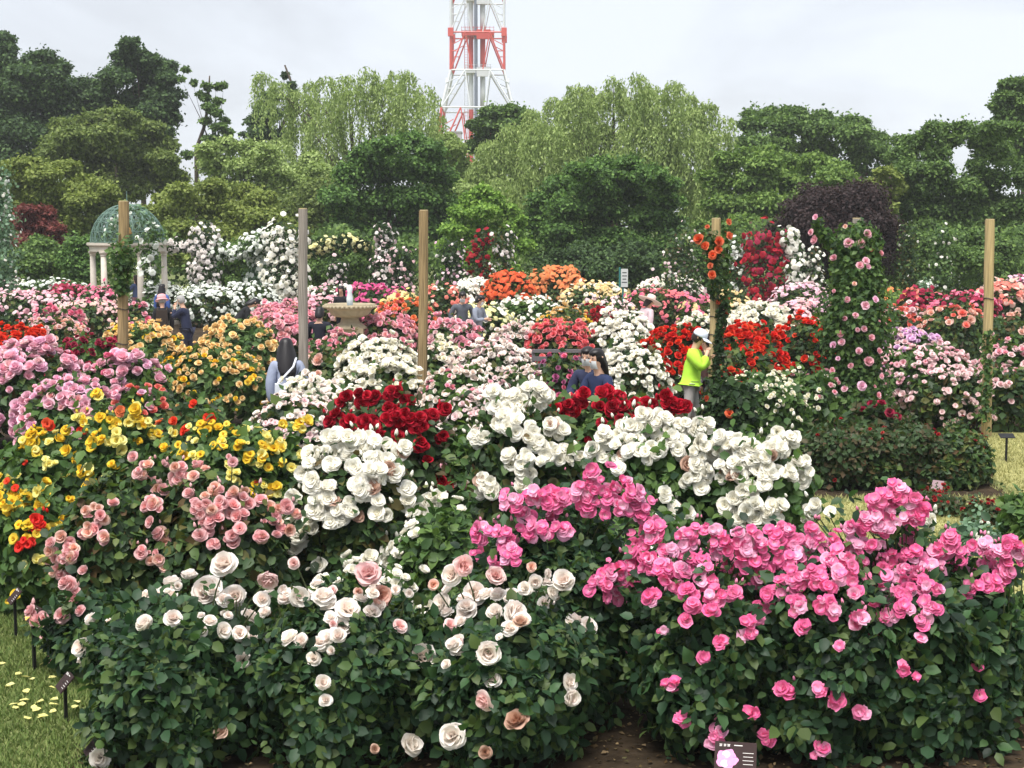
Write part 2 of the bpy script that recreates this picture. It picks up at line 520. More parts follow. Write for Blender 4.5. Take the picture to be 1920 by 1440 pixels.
def scatter(P, fr, S, tmpl):
    tv, tf = tmpl
    b, a, n = fr
    V = P[:, None, :] + S[:, None, None] * (tv[None, :, 0:1] * b[:, None, :] + tv[None, :, 1:2] * a[:, None, :] + tv[None, :, 2:3] * n[:, None, :])
    k = len(tv)
    F = tf[None, :, :] + (np.arange(len(P)) * k)[:, None, None]
    return V.reshape(-1, 3), F.reshape(-1, 3)

def leaf_part(name, P, N, S, mat, rs, parent, tmpl=T_LEAF2, jit=.55, droop=.35, kind='stuff'):
    fr = frames(P, N, rs, jit, droop)
    V, F = scatter(P, fr, S, tmpl)
    tint = np.repeat(rs.uniform(0, 1, len(P)), len(tmpl[0]))
    return link(name, tri_mesh(name, V, F, mat, tint=tint), parent, kind=kind)

def sprig_expand(P, N, S, rs):
    """each point becomes a compound leaf of five leaflets"""
    b, a, n = frames(P, N, rs, .5, .45)
    out = []
    for (x, y, ang, sc) in ((0, 1.5, 0, 1.0), (.35, 1.0, -1.0, .9), (-.35, 1.0, 1.0, .9), (.3, .35, -1.15, .75), (-.3, .35, 1.15, .75)):
        Q = P + S[:, None] * (x * b * .55 + y * a * .75)
        ca, sa = math.cos(ang), math.sin(ang)
        a2 = a * ca - b * sa; b2 = a * sa + b * ca
        n2 = norm(n + rs.normal(0, .25, n.shape))
        a2 = norm(a2 - n2 * (a2 * n2).sum(1, keepdims=True)); b2 = np.cross(a2, n2)
        out.append((Q, (b2, a2, n2), S * sc * rs.uniform(.8, 1.15, len(S))))
    return out

# ------------------------------------------------------------------ rose bush
class Dome:
    def __init__(s, cx, cy, h, rx, ry, rs, v0=.5, lump=.16, low=.72):
        s.c = np.array([cx, cy]); s.h = h; s.rx = rx; s.ry = ry; s.v0 = v0; s.low = low
        s.ld = rs.normal(0, 1, (9, 3)); s.ld[:, 2] = np.abs(s.ld[:, 2]) ; s.ld = norm(s.ld)
        s.la = rs.uniform(-lump, lump * .6, 9)
    def R(s, v):
        v = np.asarray(v, float)
        up = np.clip((v - s.v0) / (1 - s.v0), 0, 1)
        dn = np.clip(1 - v / s.v0, 0, 1)
        return np.where(v > s.v0, (1 - up ** 2.3) ** (1 / 2.3), 1 - (1 - s.low) * dn ** 1.5)
    def sample(s, n, rs, vpow=0.0, back=.35, vmin=.06, vmax=1.0):
        """points on the surface of the dome (world), normals; vpow lifts them to the top"""
        vv = np.linspace(vmin, vmax, 160)
        r = s.R(vv)
        dr = np.gradient(r, vv) * (s.rx + s.ry) / 2
        w = r * np.sqrt(dr ** 2 + s.h ** 2) * (vv ** vpow)
        cdf = np.cumsum(w); cdf /= cdf[-1]
        P = []; N = []
        m = int(n * 2.2) + 8
        v = np.interp(rs.uniform(0, 1, m), cdf, vv)
        u = rs.uniform(0, 2 * PI, m)
        keep = (np.sin(u) < .25) | (rs.uniform(0, 1, m) < back) | (v > .93)
        v = v[keep][:n]; u = u[keep][:n]
        return s.point(u, v)
    def point(s, u, v):
        r = s.R(v)
        x = np.cos(u) * r * s.rx; y = np.sin(u) * r * s.ry; z = v * s.h
        zc = s.h * .42
        N = norm(np.stack([x / s.rx ** 2, y / s.ry ** 2, (z - zc) / (s.h * .58) ** 2], 1))
        d = norm(np.stack([x / s.rx, y / s.ry, (z - zc) / (s.h * .58)], 1))
        g = 1 + (np.exp(-((1 - d @ s.ld.T) / .18)) * s.la).sum(1)
        P = np.stack([s.c[0] + x * g, s.c[1] + y * g, zc + (z - zc) * np.where(z > zc, g, 1)], 1)
        P[:, 2] = np.maximum(P[:, 2], .03)
        return P, N
    def hit(s, px, py):
        d = ray(px, py)
        y0, y1 = s.c[1] - s.ry * 1.2, s.c[1] + s.ry * .6
        ys = np.linspace(y0, y1, 90)
        Q = EYE[None] + d[None] * (ys / d[1])[:, None]
        zc = s.h * .42
        dd = norm(np.stack([(Q[:, 0] - s.c[0]) / s.rx, (Q[:, 1] - s.c[1]) / s.ry, (Q[:, 2] - zc) / (s.h * .58)], 1))
        g = 1 + (np.exp(-((1 - dd @ s.ld.T) / .18)) * s.la).sum(1)
        L = np.stack([s.c[0] + (Q[:, 0] - s.c[0]) / g, s.c[1] + (Q[:, 1] - s.c[1]) / g, zc + (Q[:, 2] - zc) / np.where(Q[:, 2] > zc, g, 1)], 1)
        v = L[:, 2] / s.h
        rr = np.sqrt(((L[:, 0] - s.c[0]) / s.rx) ** 2 + ((L[:, 1] - s.c[1]) / s.ry) ** 2)
        ins = (v < 1) & (v > 0) & (rr < s.R(np.clip(v, 0, 1)))
        if ins.any():
            return Q[np.argmax(ins)], True
        ym = s.c[1] - s.ry * .15
        return EYE + d * (ym / d[1]), False

def put_bloom(parent, origin, meshes, P, axis, size, rs, name='rose_bloom'):
    o = bpy.data.objects.new(name, meshes[int(rs.integers(len(meshes)))])
    COL.objects.link(o)
    o.parent = parent
    o.location = (P[0] - origin[0], P[1] - origin[1], P[2] - origin[2])
    q = Vector(axis).to_track_quat('Z', 'Y')
    e = (q.to_matrix() @ Matrix.Rotation(rs.uniform(0, 6.28), 3, 'Z')).to_euler()
    o.rotation_euler = e
    sz = size * (rs.uniform(.8, 1.22) if rs.uniform() > .12 else rs.uniform(.45, .7))
    o.scale = (sz, sz, sz * rs.uniform(.85, 1.15))
    return o

N_BLOOMS = [0]
def joined_blooms(parent, origin, P, N, size, color, rs, name='rose_blooms'):
    tv, tf, td = LOWB
    fr = frames(P, N, rs, .35, 0)
    S = size * rs.uniform(.75, 1.2, len(P))
    V, F = scatter(P - np.array(origin), fr, S, (tv, tf))
    tint = np.repeat(rs.uniform(0, 1, len(P)), len(tv)); dep = np.tile(td, len(P))
    return link(name, tri_mesh(name, V, F, PET[color](), tint=tint, depth=dep), parent, kind='stuff')

BUSH_GROUP = 'rose bushes of the garden beds'
SEED = [11]
def rose_bush(label, px, ytop, hw, h, color, size_px, n, leaf='dark', kind='full', Y=None, clusters=None, cl=3,
              vpow=1.0, ryk=.9, leaves=None, leaf_px=None, name='rose_bush', mix=None, vmin=.12, lump=.22, near=False,
              pack=1.0, explicit=None, group=BUSH_GROUP, cat='rose bush', lift=.03, v0=.5, base_px=None, low=.72, ledge=1.0):
    SEED[0] += 7
    rs = np.random.default_rng(SEED[0])
    if Y is None: Y = (HC - h) * FPX / (ytop - HORIZON)
    else: h = at(px, ytop, Y)[2]
    k = mpp(Y)
    cx = (px - 960.0) * k * 1.0
    cx = at(px, ytop, Y)[0]
    if near: ryk = 1.25; lump = .24
    rx = hw * k; ry = min(max(rx * ryk, .3), .75)
    hd = h - size_px * k * .3
    dome = Dome(cx, Y, hd, rx, ry, rs, v0=v0, lump=lump, low=low)
    org = (cx, Y, 0.0)
    root = empty(name, org, 0, label, cat, group)
    # foliage
    lp = leaf_px if leaf_px else (max(5.0, min(24.0, 1.9 * 62.0 / Y * 3.4)) if not near else 26)
    ls = max(lp * k, .045)
    area = 2 * rx * hd
    nl = leaves if leaves else int(min(5200, max(900, area / (ls * ls * .42) * 7.5)))
    lm = leafmat(leaf)
    o3 = np.array(org)
    if near:
        ns = nl // 5
        P, N = dome.sample(int(ns * 1.25), rs, .15, .3, .0)
        kp = rs.uniform(0, 1, len(P)) < np.clip((P[:, 2] / hd + .06) / .30, .4, 1)
        P = P[kp]; N = N[kp]
        pocket = .5 + .5 * np.sin(P[:, 0] * 9.3 + px) * np.sin(P[:, 2] * 8.1 + px * .7) * np.cos(P[:, 1] * 6.7)
        P = P - N * (np.abs(rs.normal(0, .09, len(P))) + .34 * pocket ** 2)[:, None] + N * rs.uniform(0, .06, (len(P), 1))
        N2 = norm(N + np.array([0, -.1, .35]))
        S = ls * rs.uniform(.75, 1.2, len(P))
        parts = sprig_expand(P - o3, N2, S, rs)
        Pa = np.concatenate([q[0] for q in parts]); fr = tuple(np.concatenate([q[1][i] for q in parts]) for i in range(3)); Sa = np.concatenate([q[2] for q in parts])
        # the leaves that show largest are objects of their own
        dist = np.linalg.norm(Pa + o3 - EYE, axis=1)
        facing = -(fr[2] * norm(Pa + o3 - EYE)).sum(1)
        wgt = Sa / dist * np.abs(facing) * ((Pa[:, 1] < -ry * .35) | (Pa[:, 2] > hd * .85))
        idx = np.argsort(-wgt)[:300]
        mask = np.ones(len(Pa), bool); mask[idx] = False
        V, F = scatter(Pa[mask], tuple(f[mask] for f in fr), Sa[mask], T_LEAF8)
        tint = np.repeat(rs.uniform(0, 1, mask.sum()), 8)
        link('foliage', tri_mesh('foliage', V, F, lm, tint=tint), root, kind='stuff')
        lms = leaf_variants(leaf)
        for i in idx:
            o = bpy.data.objects.new('leaf', lms[int(rs.integers(len(lms)))]); COL.objects.link(o); o.parent = root
            M = Matrix((fr[0][i], fr[1][i], fr[2][i])).transposed()
            o.location = Pa[i]; o.rotation_euler = M.to_euler(); o.scale = (Sa[i],) * 3
    else:
        P, N = dome.sample(nl, rs, .25, .3, .05)
        P = P - N * (np.abs(rs.normal(0, .09, (len(P), 1))) + .10 * (.5 + .5 * np.sin(P[:, 0:1] * 11 + px) * np.sin(P[:, 2:3] * 10 + px)) ** 2) * min(1, rx * 2) + N * rs.uniform(-.01, .045, (len(P), 1))
        N2 = norm(N + np.array([0, -.1, .4]))
        S = ls * rs.uniform(.7, 1.3, len(P))
        leaf_part('foliage', P - o3, N2, S, lm, rs, root, T_LEAF8 if Y < 16 else T_LEAF2)
    # shoots standing above the outline
    nsh = 9 if rx > .25 else 5
    Ps, Ns = dome.sample(nsh * 2, rs, 2.0, .2, .5); Ps = Ps[:nsh]
    SP = []
    for q in Ps:
        hgt = rs.uniform(.08, .22); tl = rs.normal(0, .06, 2)
        for t_ in np.linspace(.1, 1, 7): SP.append(q + np.array([tl[0] * t_, tl[1] * t_, hgt * t_]) + rs.normal(0, .02, 3))
    SP = np.array(SP)
    leaf_part('foliage', SP - o3, norm(rs.normal(0, .6, SP.shape) + np.array([0, -.3, .7])), ls * rs.uniform(.5, .95, len(SP)), lm, rs, root, T_LEAF8 if Y < 16 else T_LEAF2)
    # canes
    mb = MB()
    for i in range(7 if not near else 26):
        a = rs.uniform(0, 2 * PI); v = rs.uniform(.5, .95)
        r = float(dome.R(v)) * .85
        tip = Vector((math.cos(a) * rx * r, math.sin(a) * ry * r, hd * v))
        b = Vector((math.cos(a) * rx * (.5 if near else .18), math.sin(a) * ry * (.5 if near else .18), 0))
        mid = (tip + b) / 2 + Vector((0, 0, hd * .12))
        mb.tube([b, mid, tip], [.011, .008, .004], 5, False)
    lod = 1 if size_px >= 20 else 2
    cnt = 0
    tips = []
    # explicit clusters of blooms
    def col():
        if color in ('white', 'salmon', 'blush') and Y < 15.5 and rs.uniform() < .02: return 'dry'
        if mix and rs.uniform() < mix[1]: return mix[0]
        return color
    def bloom(Pw, ax, spx, c):
        nonlocal cnt
        if cnt >= 300: return
        put_bloom(root, org, blooms(c, kind, lod), Pw, ax, spx * k, rs); cnt += 1
    if clusters:
        sl = []; nl_ = []; 
        for q in clusters:
            cpx, cpy, cr = q[0], q[1], q[2]
            c = q[3] if len(q) > 3 else None
            H, ins = dome.hit(cpx, cpy)
            R = cr * k
            nb = max(1, int(round(.95 * (cr / (size_px * .5)) ** 2 * pack + .1))) if cr > size_px * .55 else 1
            if kind == 'semi' and cr > size_px * .62: nb = max(nb, 4)
            out = norm(np.array([(H[0] - cx) / max(rx, .1) * .5, -.75, .55]))
            for j in range(nb):
                if nb == 1: off = np.zeros(3)
                else:
                    a = rs.uniform(0, 2 * PI); rr = math.sqrt(rs.uniform(0, 1)) * max(size_px * .32, cr - size_px * .42) * k
                    off = RIGHT * math.cos(a) * rr + UP * math.sin(a) * rr * .9
                    bul = math.sqrt(max(0, 1 - (rr / max(R, 1e-6)) ** 2)) * R * .5 + rs.uniform(-.2, .2) * R
                    off = off + np.array([0, -1, .25]) * bul
                ax = norm(out + off / max(R, .02) * .7 + rs.normal(0, .28, 3))
                spx = (cr * 1.9 if nb == 1 else size_px)
                bloom(H + out * (lift + (.03 if near else 0)) + off, ax, spx, c or col())
            if size_px >= 18 and cr > 16 and rs.uniform() < .55:
                for j in range(int(rs.integers(1, 4))):
                    bp = H + out * lift + RIGHT * rs.uniform(-1, 1) * R * .9 + UP * R * rs.uniform(.7, 1.25)
                    put_bloom(root, org, bud_mesh(c or color), bp, norm(np.array([rs.normal(0, .3), rs.normal(-.1, .3), 1.0])), size_px * k * .55, rs, 'rose_bud')
                    mb.tube([Vector(H - o3), Vector((H + bp) / 2 - o3), Vector(bp - o3)], [.003, .003, .0025], 4, False)
            tips.append(H - np.array([0, 0, R * .6]))
            # leaves about the cluster
            nlv = 6 + nb
            LP = H[None] + rs.normal(0, 1, (nlv, 3)) * np.array([R * 1.1, R * .8, R * 1.0]) + np.array([0, .07, -R * .85])
            sl.append(LP - o3); nl_.append(np.tile(np.array([0, -.35, .8]), (nlv, 1)))
        LP = np.concatenate(sl); LN = np.concatenate(nl_)
        leaf_part('foliage', LP, LN, ls * rs.uniform(.6, 1.05, len(LP)), lm, rs, root, T_LEAF8 if Y < 16 else T_LEAF2)
        for t in tips:
            t = Vector(t - o3)
            b = Vector((t.x * .45, max(t.y, -ry * .2) * .5, max(.1, t.z - .45)))
            mb.tube([b, b.lerp(t, .55) + Vector((0, 0, .05)), t], [.007, .005, .004], 5, False)
    if explicit:
        for q in explicit:
            H, ins = dome.hit(q[0], q[1])
            out = norm(np.array([(H[0] - cx) / max(rx, .1) * .4, -.75, .55]))
            put_bloom(root, org, blooms(q[3], q[4] if len(q) > 4 else kind, 1), H + out * .075, norm(out + rs.normal(0, .38, 3)), q[2] * k * .9, rs); cnt += 1
            t = Vector(H - o3)
            b = Vector((t.x * .55, max(t.y, -ry * .2) * .5, max(.1, t.z - .4)))
            mb.tube([b, b.lerp(t, .55) + Vector((0, 0, .05)), t], [.006, .005, .004], 5, False)
    mb_o = mb.build('cane', M_STEM, root); mb_o['kind'] = 'stuff'
    # scattered blooms
    if n:
        ncl = max(1, int(math.ceil(n / cl)))
        P, N = dome.sample(ncl * 2, rs, vpow, .12, vmin)
        P = P[:ncl]; N = N[:ncl]
        Pb = np.repeat(P, cl, 0)[:n]; Nb = np.repeat(N, cl, 0)[:n]
        if cl > 1:
            j = rs.normal(0, 1, Pb.shape) * size_px * k * .62
            j -= Nb * (j * Nb).sum(1, keepdims=True) * .6
            Pb = Pb + j; Nb = norm(Nb + j / (size_px * k) * .35)
        Pb = Pb + Nb * lift * rs.uniform(.4, 2.2, (len(Pb), 1))
        tall = rs.uniform(0, 1, len(Pb)) < .16
        Pb[tall, 2] += rs.uniform(.03, .14, tall.sum())
        Ax = norm(Nb * .7 + np.array([0, -.25, .35]) + rs.normal(0, .22, Nb.shape))
        if Y > 37.5:
            sel = np.zeros(len(Pb), bool) if not mix else rs.uniform(0, 1, len(Pb)) < mix[1]
            if (~sel).any(): joined_blooms(root, org, Pb[~sel], Ax[~sel], size_px * k, color, rs)
            if sel.any(): joined_blooms(root, org, Pb[sel], Ax[sel], size_px * k, mix[0], rs)
        else:
            for i in range(len(Pb)): bloom(Pb[i], Ax[i], size_px, col())
    N_BLOOMS[0] += cnt
    return root

LV = {}
def leaf_variants(leaf):
    if leaf not in LV:
        L = []
        for i in range(3):
            v = T_LEAF8[0].copy(); v[:, 0] *= (1, .88, 1.12)[i]; v[3, 2] += (0, -.08, .1)[i]
            L.append(tri_mesh('leaf', v, T_LEAF8[1], leafmat(leaf), tint=np.zeros(8)))
        LV[leaf] = L
    return LV[leaf]

# ------------------------------------------------------------------ climbing rose column or arch
def climber(label, pts, rad, color, size_px, n, Y, leaf='hedge', nl=1400, leaf_px=6, mix=None, name='climbing_rose', kind='full', joined=None, group='climbing roses on supports', cl=2, tops=.0, support=None):
    """pts: list of (px, py) along the support; the last one may be at ground height"""
    SEED[0] += 7
    rs = np.random.default_rng(SEED[0])
    k = mpp(Y)
    W = np.array([at(a, b, Y) for a, b in pts]); W[:, 2] = np.maximum(W[:, 2], 0)
    rad = np.array(rad if isinstance(rad, (list, tuple)) else [rad] * len(pts)) * k
    i0 = int(np.argmin(W[:, 2])); org = np.array([W[i0, 0], Y, 0.0])
    root = empty(name, org, 0, label, 'climbing rose', group)
    seg = np.linalg.norm(np.diff(W, axis=0), axis=1); L = np.concatenate([[0], np.cumsum(seg)])
    def smp(m):
        t = rs.uniform(0, L[-1], m)
        C = np.stack([np.interp(t, L, W[:, i]) for i in range(3)], 1); R = np.interp(t, L, rad)
        R = R * (1 + .22 * np.sin(t * 5.1 + 1) + .15 * np.sin(t * 11.7))
        d = norm(rs.normal(0, 1, (m, 3)) * np.array([1, 1, .7])); 
        flip = (d[:, 1] > 0) & (rs.uniform(0, 1, m) < .6)
        d[flip, 1] *= -1
        return C, R, d
    C, R, d = smp(nl)
    P = C + d * (R * rs.uniform(.5, 1.04, nl))[:, None]
    P[:, 2] = np.maximum(P[:, 2], .02)
    leaf_part('foliage', P - org, norm(d + np.array([0, 0, .35])), max(leaf_px * k, .05) * rs.uniform(.7, 1.3, nl), leafmat(leaf), rs, root)
    mb = MB(); mb.tube([Vector(p - org) for p in W], .02, 6, False)
    o = mb.build('cane', M_STEM, root); o['kind'] = 'stuff'
    if support: support(root, W - org)
    if n:
        C, R, d = smp(n)
        P = C + d * (R * rs.uniform(.9, 1.15, n))[:, None]
        P[:, 2] = np.maximum(P[:, 2], .05)
        Ax = norm(d + np.array([0, -.3, .3]))
        if joined if joined is not None else Y > 37.5:
            sel = np.zeros(n, bool) if not mix else rs.uniform(0, 1, n) < mix[1]
            joined_blooms(root, org, P[~sel], Ax[~sel], size_px * k, color, rs)
            if sel.any(): joined_blooms(root, org, P[sel], Ax[sel], size_px * k, mix[0], rs)
        else:
            for i in range(n):
                c = mix[0] if mix and rs.uniform() < mix[1] else color
                put_bloom(root, org, blooms(c, kind, 2), P[i], Ax[i], size_px * k, rs)
    return root

# ------------------------------------------------------------------ trees
TREE = {
    'darkpine': [G(26, 44, 28), G(34, 56, 34), G(46, 70, 40), G(58, 84, 46)],
    'dark':   [G(32, 52, 26), G(44, 68, 32), G(58, 84, 40), G(74, 100, 48)],
    'deep':   [G(30, 52, 26), G(42, 70, 32), G(56, 88, 38), G(72, 104, 46)],
    'olive':  [G(62, 78, 30), G(80, 98, 38), G(98, 116, 46), G(114, 128, 56)],
    'yellow': [G(84, 100, 34), G(104, 120, 42), G(122, 138, 50), G(136, 148, 60)],
    'bright': [G(62, 98, 32), G(84, 124, 42), G(104, 146, 52), G(120, 158, 64)],
    'fresh':  [G(54, 84, 36), G(72, 104, 44), G(90, 124, 54), G(106, 138, 62)],
    'willow': [G(96, 116, 54), G(116, 138, 66), G(134, 154, 80), G(150, 166, 96)],
    'purple': [G(42, 34, 40), G(54, 42, 50), G(66, 51, 59), G(47, 38, 46)],
    'wine':   [G(82, 36, 44), G(104, 48, 56), G(88, 52, 52), G(120, 62, 64)],
}
def soft(cols): return [tuple(c * .84 + .16 * (.3 * q[0] + .6 * q[1] + .1 * q[2]) for c in q[:3]) + (1,) for q in cols]
def treemat(k):
    warm = (1.0, 1.0, .95) if k in ('willow', 'yellow', 'olive') else (1.14, 1.03, .8)
    return mat_leaf('crown_' + k, [(q[0] * warm[0], q[1] * warm[1], q[2] * warm[2], 1) for q in K({'dark': 2.6, 'deep': 2.45, 'darkpine': 2.3, 'purple': 1.0, 'yellow': 1.25, 'olive': 1.4, 'willow': 1.4}.get(k, 1.45), soft(TREE[k]))], rough=.6, spec=.25, trans=.3, tmul=(1.25, 1.3, .9, 1))

def tree(label, name, px, ytop, hw, ybot, Y, pal, n=22000, leaf=.22, clumps=46, flat=.55, rs_seed=None, cat='tree', ryk=.8, clump_r=.27,
         holes=0.0, trunk_r=.22, spire=0.0, group=None, trunk_to=None, limbs=9, dens_low=.35, edge=.75, fill=.2, boughs=None, stem=None, bscale=1.32, bridge=.3):
    SEED[0] += 7
    rs = np.random.default_rng(SEED[0])
    k = mpp(Y)
    top = at(px, ytop, Y); bot = at(px, ybot, Y)
    zt, zb = top[2], max(bot[2], .2)
    cx = top[0]; org = np.array([cx, Y, 0.0])
    rx = hw * k; rz = (zt - zb) / 2; ry = rx * ryk; zc = (zt + zb) / 2
    root = empty(name, org, 0, label, cat, group)
    BR = None
    if boughs:
        # boughs of the crown, each made of several leaf clumps
        C = []; R = []; F_ = []
        for (bx, by, br) in boughs:
            b = at(bx, by, Y); br = br * k * bscale
            c0 = np.array([b[0] - org[0], rs.normal(0, .3) * rx * ryk - .1 * rx, b[2]])
            m_ = 13
            for j in range(m_):
                d = norm(rs.normal(0, 1, 3)); d[2] = abs(d[2]) * .9 - .25
                if d[1] > .2 and rs.uniform() < .6: d[1] *= -1
                q = rs.uniform(.45, .95)
                C.append(c0 + d * br * np.array([1.0, 1.0, .62]) * q); R.append(br * rs.uniform(.28, .52))
            F_.append((c0, br))
        C = np.array(C); R = np.array(R); n = int(n * 1.3); leaf = leaf * .84; flat = .6
        m_ = int(n * .28); bi = rs.integers(len(F_), size=m_)
        C0 = np.array([f[0] for f in F_])[bi]; B0 = np.array([f[1] for f in F_])[bi]
        dq = norm(rs.normal(0, 1, (m_, 3))) * rs.uniform(.2, .85, (m_, 1))
        dq[:, 2] = dq[:, 2] * .6 - .15
        BR = C0 + dq * B0[:, None]
        # foliage between neighbouring boughs
        CA = np.array([f[0] for f in F_]); RA = np.array([f[1] for f in F_])
        if bridge > 0:
            D2 = np.linalg.norm((CA[:, None] - CA[None])[:, :, [0, 2]], axis=2); nn_ = np.argsort(D2, axis=1)[:, 1:5]
            m_ = int(n * bridge)
            ia = rs.integers(len(CA), size=m_); ib = nn_[ia, rs.integers(min(4, nn_.shape[1]), size=m_)]
            ok = D2[ia, ib] < (RA[ia] + RA[ib]) * 1.5
            ia = ia[ok]; ib = ib[ok]; t_ = rs.uniform(0, 1, (len(ia), 1))
            Q = CA[ia] * (1 - t_) + CA[ib] * t_ + rs.normal(0, .30, (len(ia), 3)) * RA[ia][:, None]
            BR = np.concatenate([BR, Q])
        fill = 0; clumps = 0
    # clump centres
    if not boughs: C = []; R = []
    tries = 0
    cr0 = clump_r * min(rx, max(rz, .5) * 1.25)
    while len(C) < clumps and tries < clumps * 40:
        tries += 1
        d = norm(rs.normal(0, 1, 3)); 
        if d[1] > .3 and rs.uniform() < .6: d[1] *= -1
        if d[2] < -.3 and rs.uniform() < .5: continue
        r = rs.uniform(edge - .3, 1.0) ** .6
        cr = cr0 * (rs.uniform(.65, 1.25) if rs.uniform() < .7 else rs.uniform(.35, .7))
        w = 1.0
        if spire > 0: w = 1 - spire * max(0, (d[2] * r + 1) / 2)
        c = np.array([d[0] * rx * r * w, d[1] * ry * r * w, zc + d[2] * r * rz])
        # keep clump inside the outline
        c[0] *= max(0.2, (rx - cr * .8) / rx); c[2] = min(c[2], zt - cr * flat * .9)
        C.append(c); R.append(cr)
    if not boughs:
        C = np.array(C); R = np.array(R)
        n = int(n * 1.35); leaf = leaf * .84
    w = R ** 2; w /= w.sum()
    idx = rs.choice(len(C), n, p=w)
    d = norm(rs.normal(0, 1, (n, 3)))
    fl = (d[:, 2] < -.1) & (rs.uniform(0, 1, n) > dens_low); d[fl, 2] *= -1
    rr = np.where(rs.uniform(0, 1, n) < .1, rs.uniform(1.05, 1.4, n), rs.uniform(.62, 1.08, n))
    # ragged clump surface
    wob = 1 + .22 * np.sin(d[:, 0] * 7 + idx) * np.cos(d[:, 1] * 6 + idx * 1.7)
    P = C[idx] + d * (R[idx] * rr * wob)[:, None] * np.array([1, 1, flat]) + rs.normal(0, .13, (n, 3)) * R[idx][:, None]
    N = norm(d * np.array([1, 1, 1 / flat]) + np.array([0, 0, .45]))
    S = leaf * rs.uniform(.6, 1.35, n)
    if BR is not None:
        P = np.concatenate([P, BR]); N = np.concatenate([N, norm(rs.normal(0, .6, BR.shape) + np.array([0, -.3, .6]))]); S = np.concatenate([S, leaf * rs.uniform(.7, 1.4, len(BR))])
    if fill > 0:
        m = int(n * fill)
        q = norm(rs.normal(0, 1, (m, 3))); q[(q[:, 1] > .1) & (rs.uniform(0, 1, m) < .6), 1] *= -1
        wv = 1 + .16 * np.sin(q[:, 0] * 9 + px) * np.sin(q[:, 2] * 8 + px * .3) + .08 * np.sin(q[:, 0] * 21 + q[:, 2] * 17)
        r3 = rs.uniform(.5, .9, m) * wv
        tp = 1 - spire * np.clip((q[:, 2] * r3 + 1) / 2, 0, 1)
        PF = np.stack([q[:, 0] * rx * r3 * tp, q[:, 1] * ry * r3 * tp, zc + q[:, 2] * rz * r3], 1)
        PF = PF[PF[:, 2] > .3]; m = len(PF)
        P = np.concatenate([P, PF]); N = np.concatenate([N, norm(q[:m] + np.array([0, -.2, .5]))]); S = np.concatenate([S, leaf * rs.uniform(.6, 1.3, m)])
    leaf_part('crown', P, N, S, treemat(pal), rs, root, T_LEAF2, jit=.5, droop=.3)
    # trunk and limbs
    mb = MB()
    hz = trunk_to if trunk_to else zb + (zt - zb) * .55
    lean = rs.uniform(-.25, .25)
    if stem:
        W = [at(a, b_, Y) - org for a, b_ in stem]; W[0][2] = 0
        mb.tube(W, [trunk_r * (1 - .75 * j / (len(W) - 1)) for j in range(len(W))], 7)
    else: mb.tube([(0, 0, 0), (lean * .4, 0, hz * .35), (lean, 0.1, hz * .7), (lean * .6, 0, hz)], [trunk_r, trunk_r * .8, trunk_r * .6, trunk_r * .25], 8)
    mb.build('trunk', M_BARK, root, smooth=True)
    lb = MB()
    for i in rs.choice(len(C), min(limbs, len(C)), replace=False):
        z0 = hz * rs.uniform(.45, .85); t = min(1, z0 / hz)
        s0 = Vector((lean * t, 0, z0)); e = Vector(C[i]); e.y = max(e.y, 0) + .15; e.z -= .3
        lb.tube([s0, s0.lerp(e, .5) + Vector((0, 0, .25)), e], [trunk_r * .28, trunk_r * .16, trunk_r * .04], 5, False)
    o = lb.build('limb', M_BARK, root); o['kind'] = 'stuff'
    return root

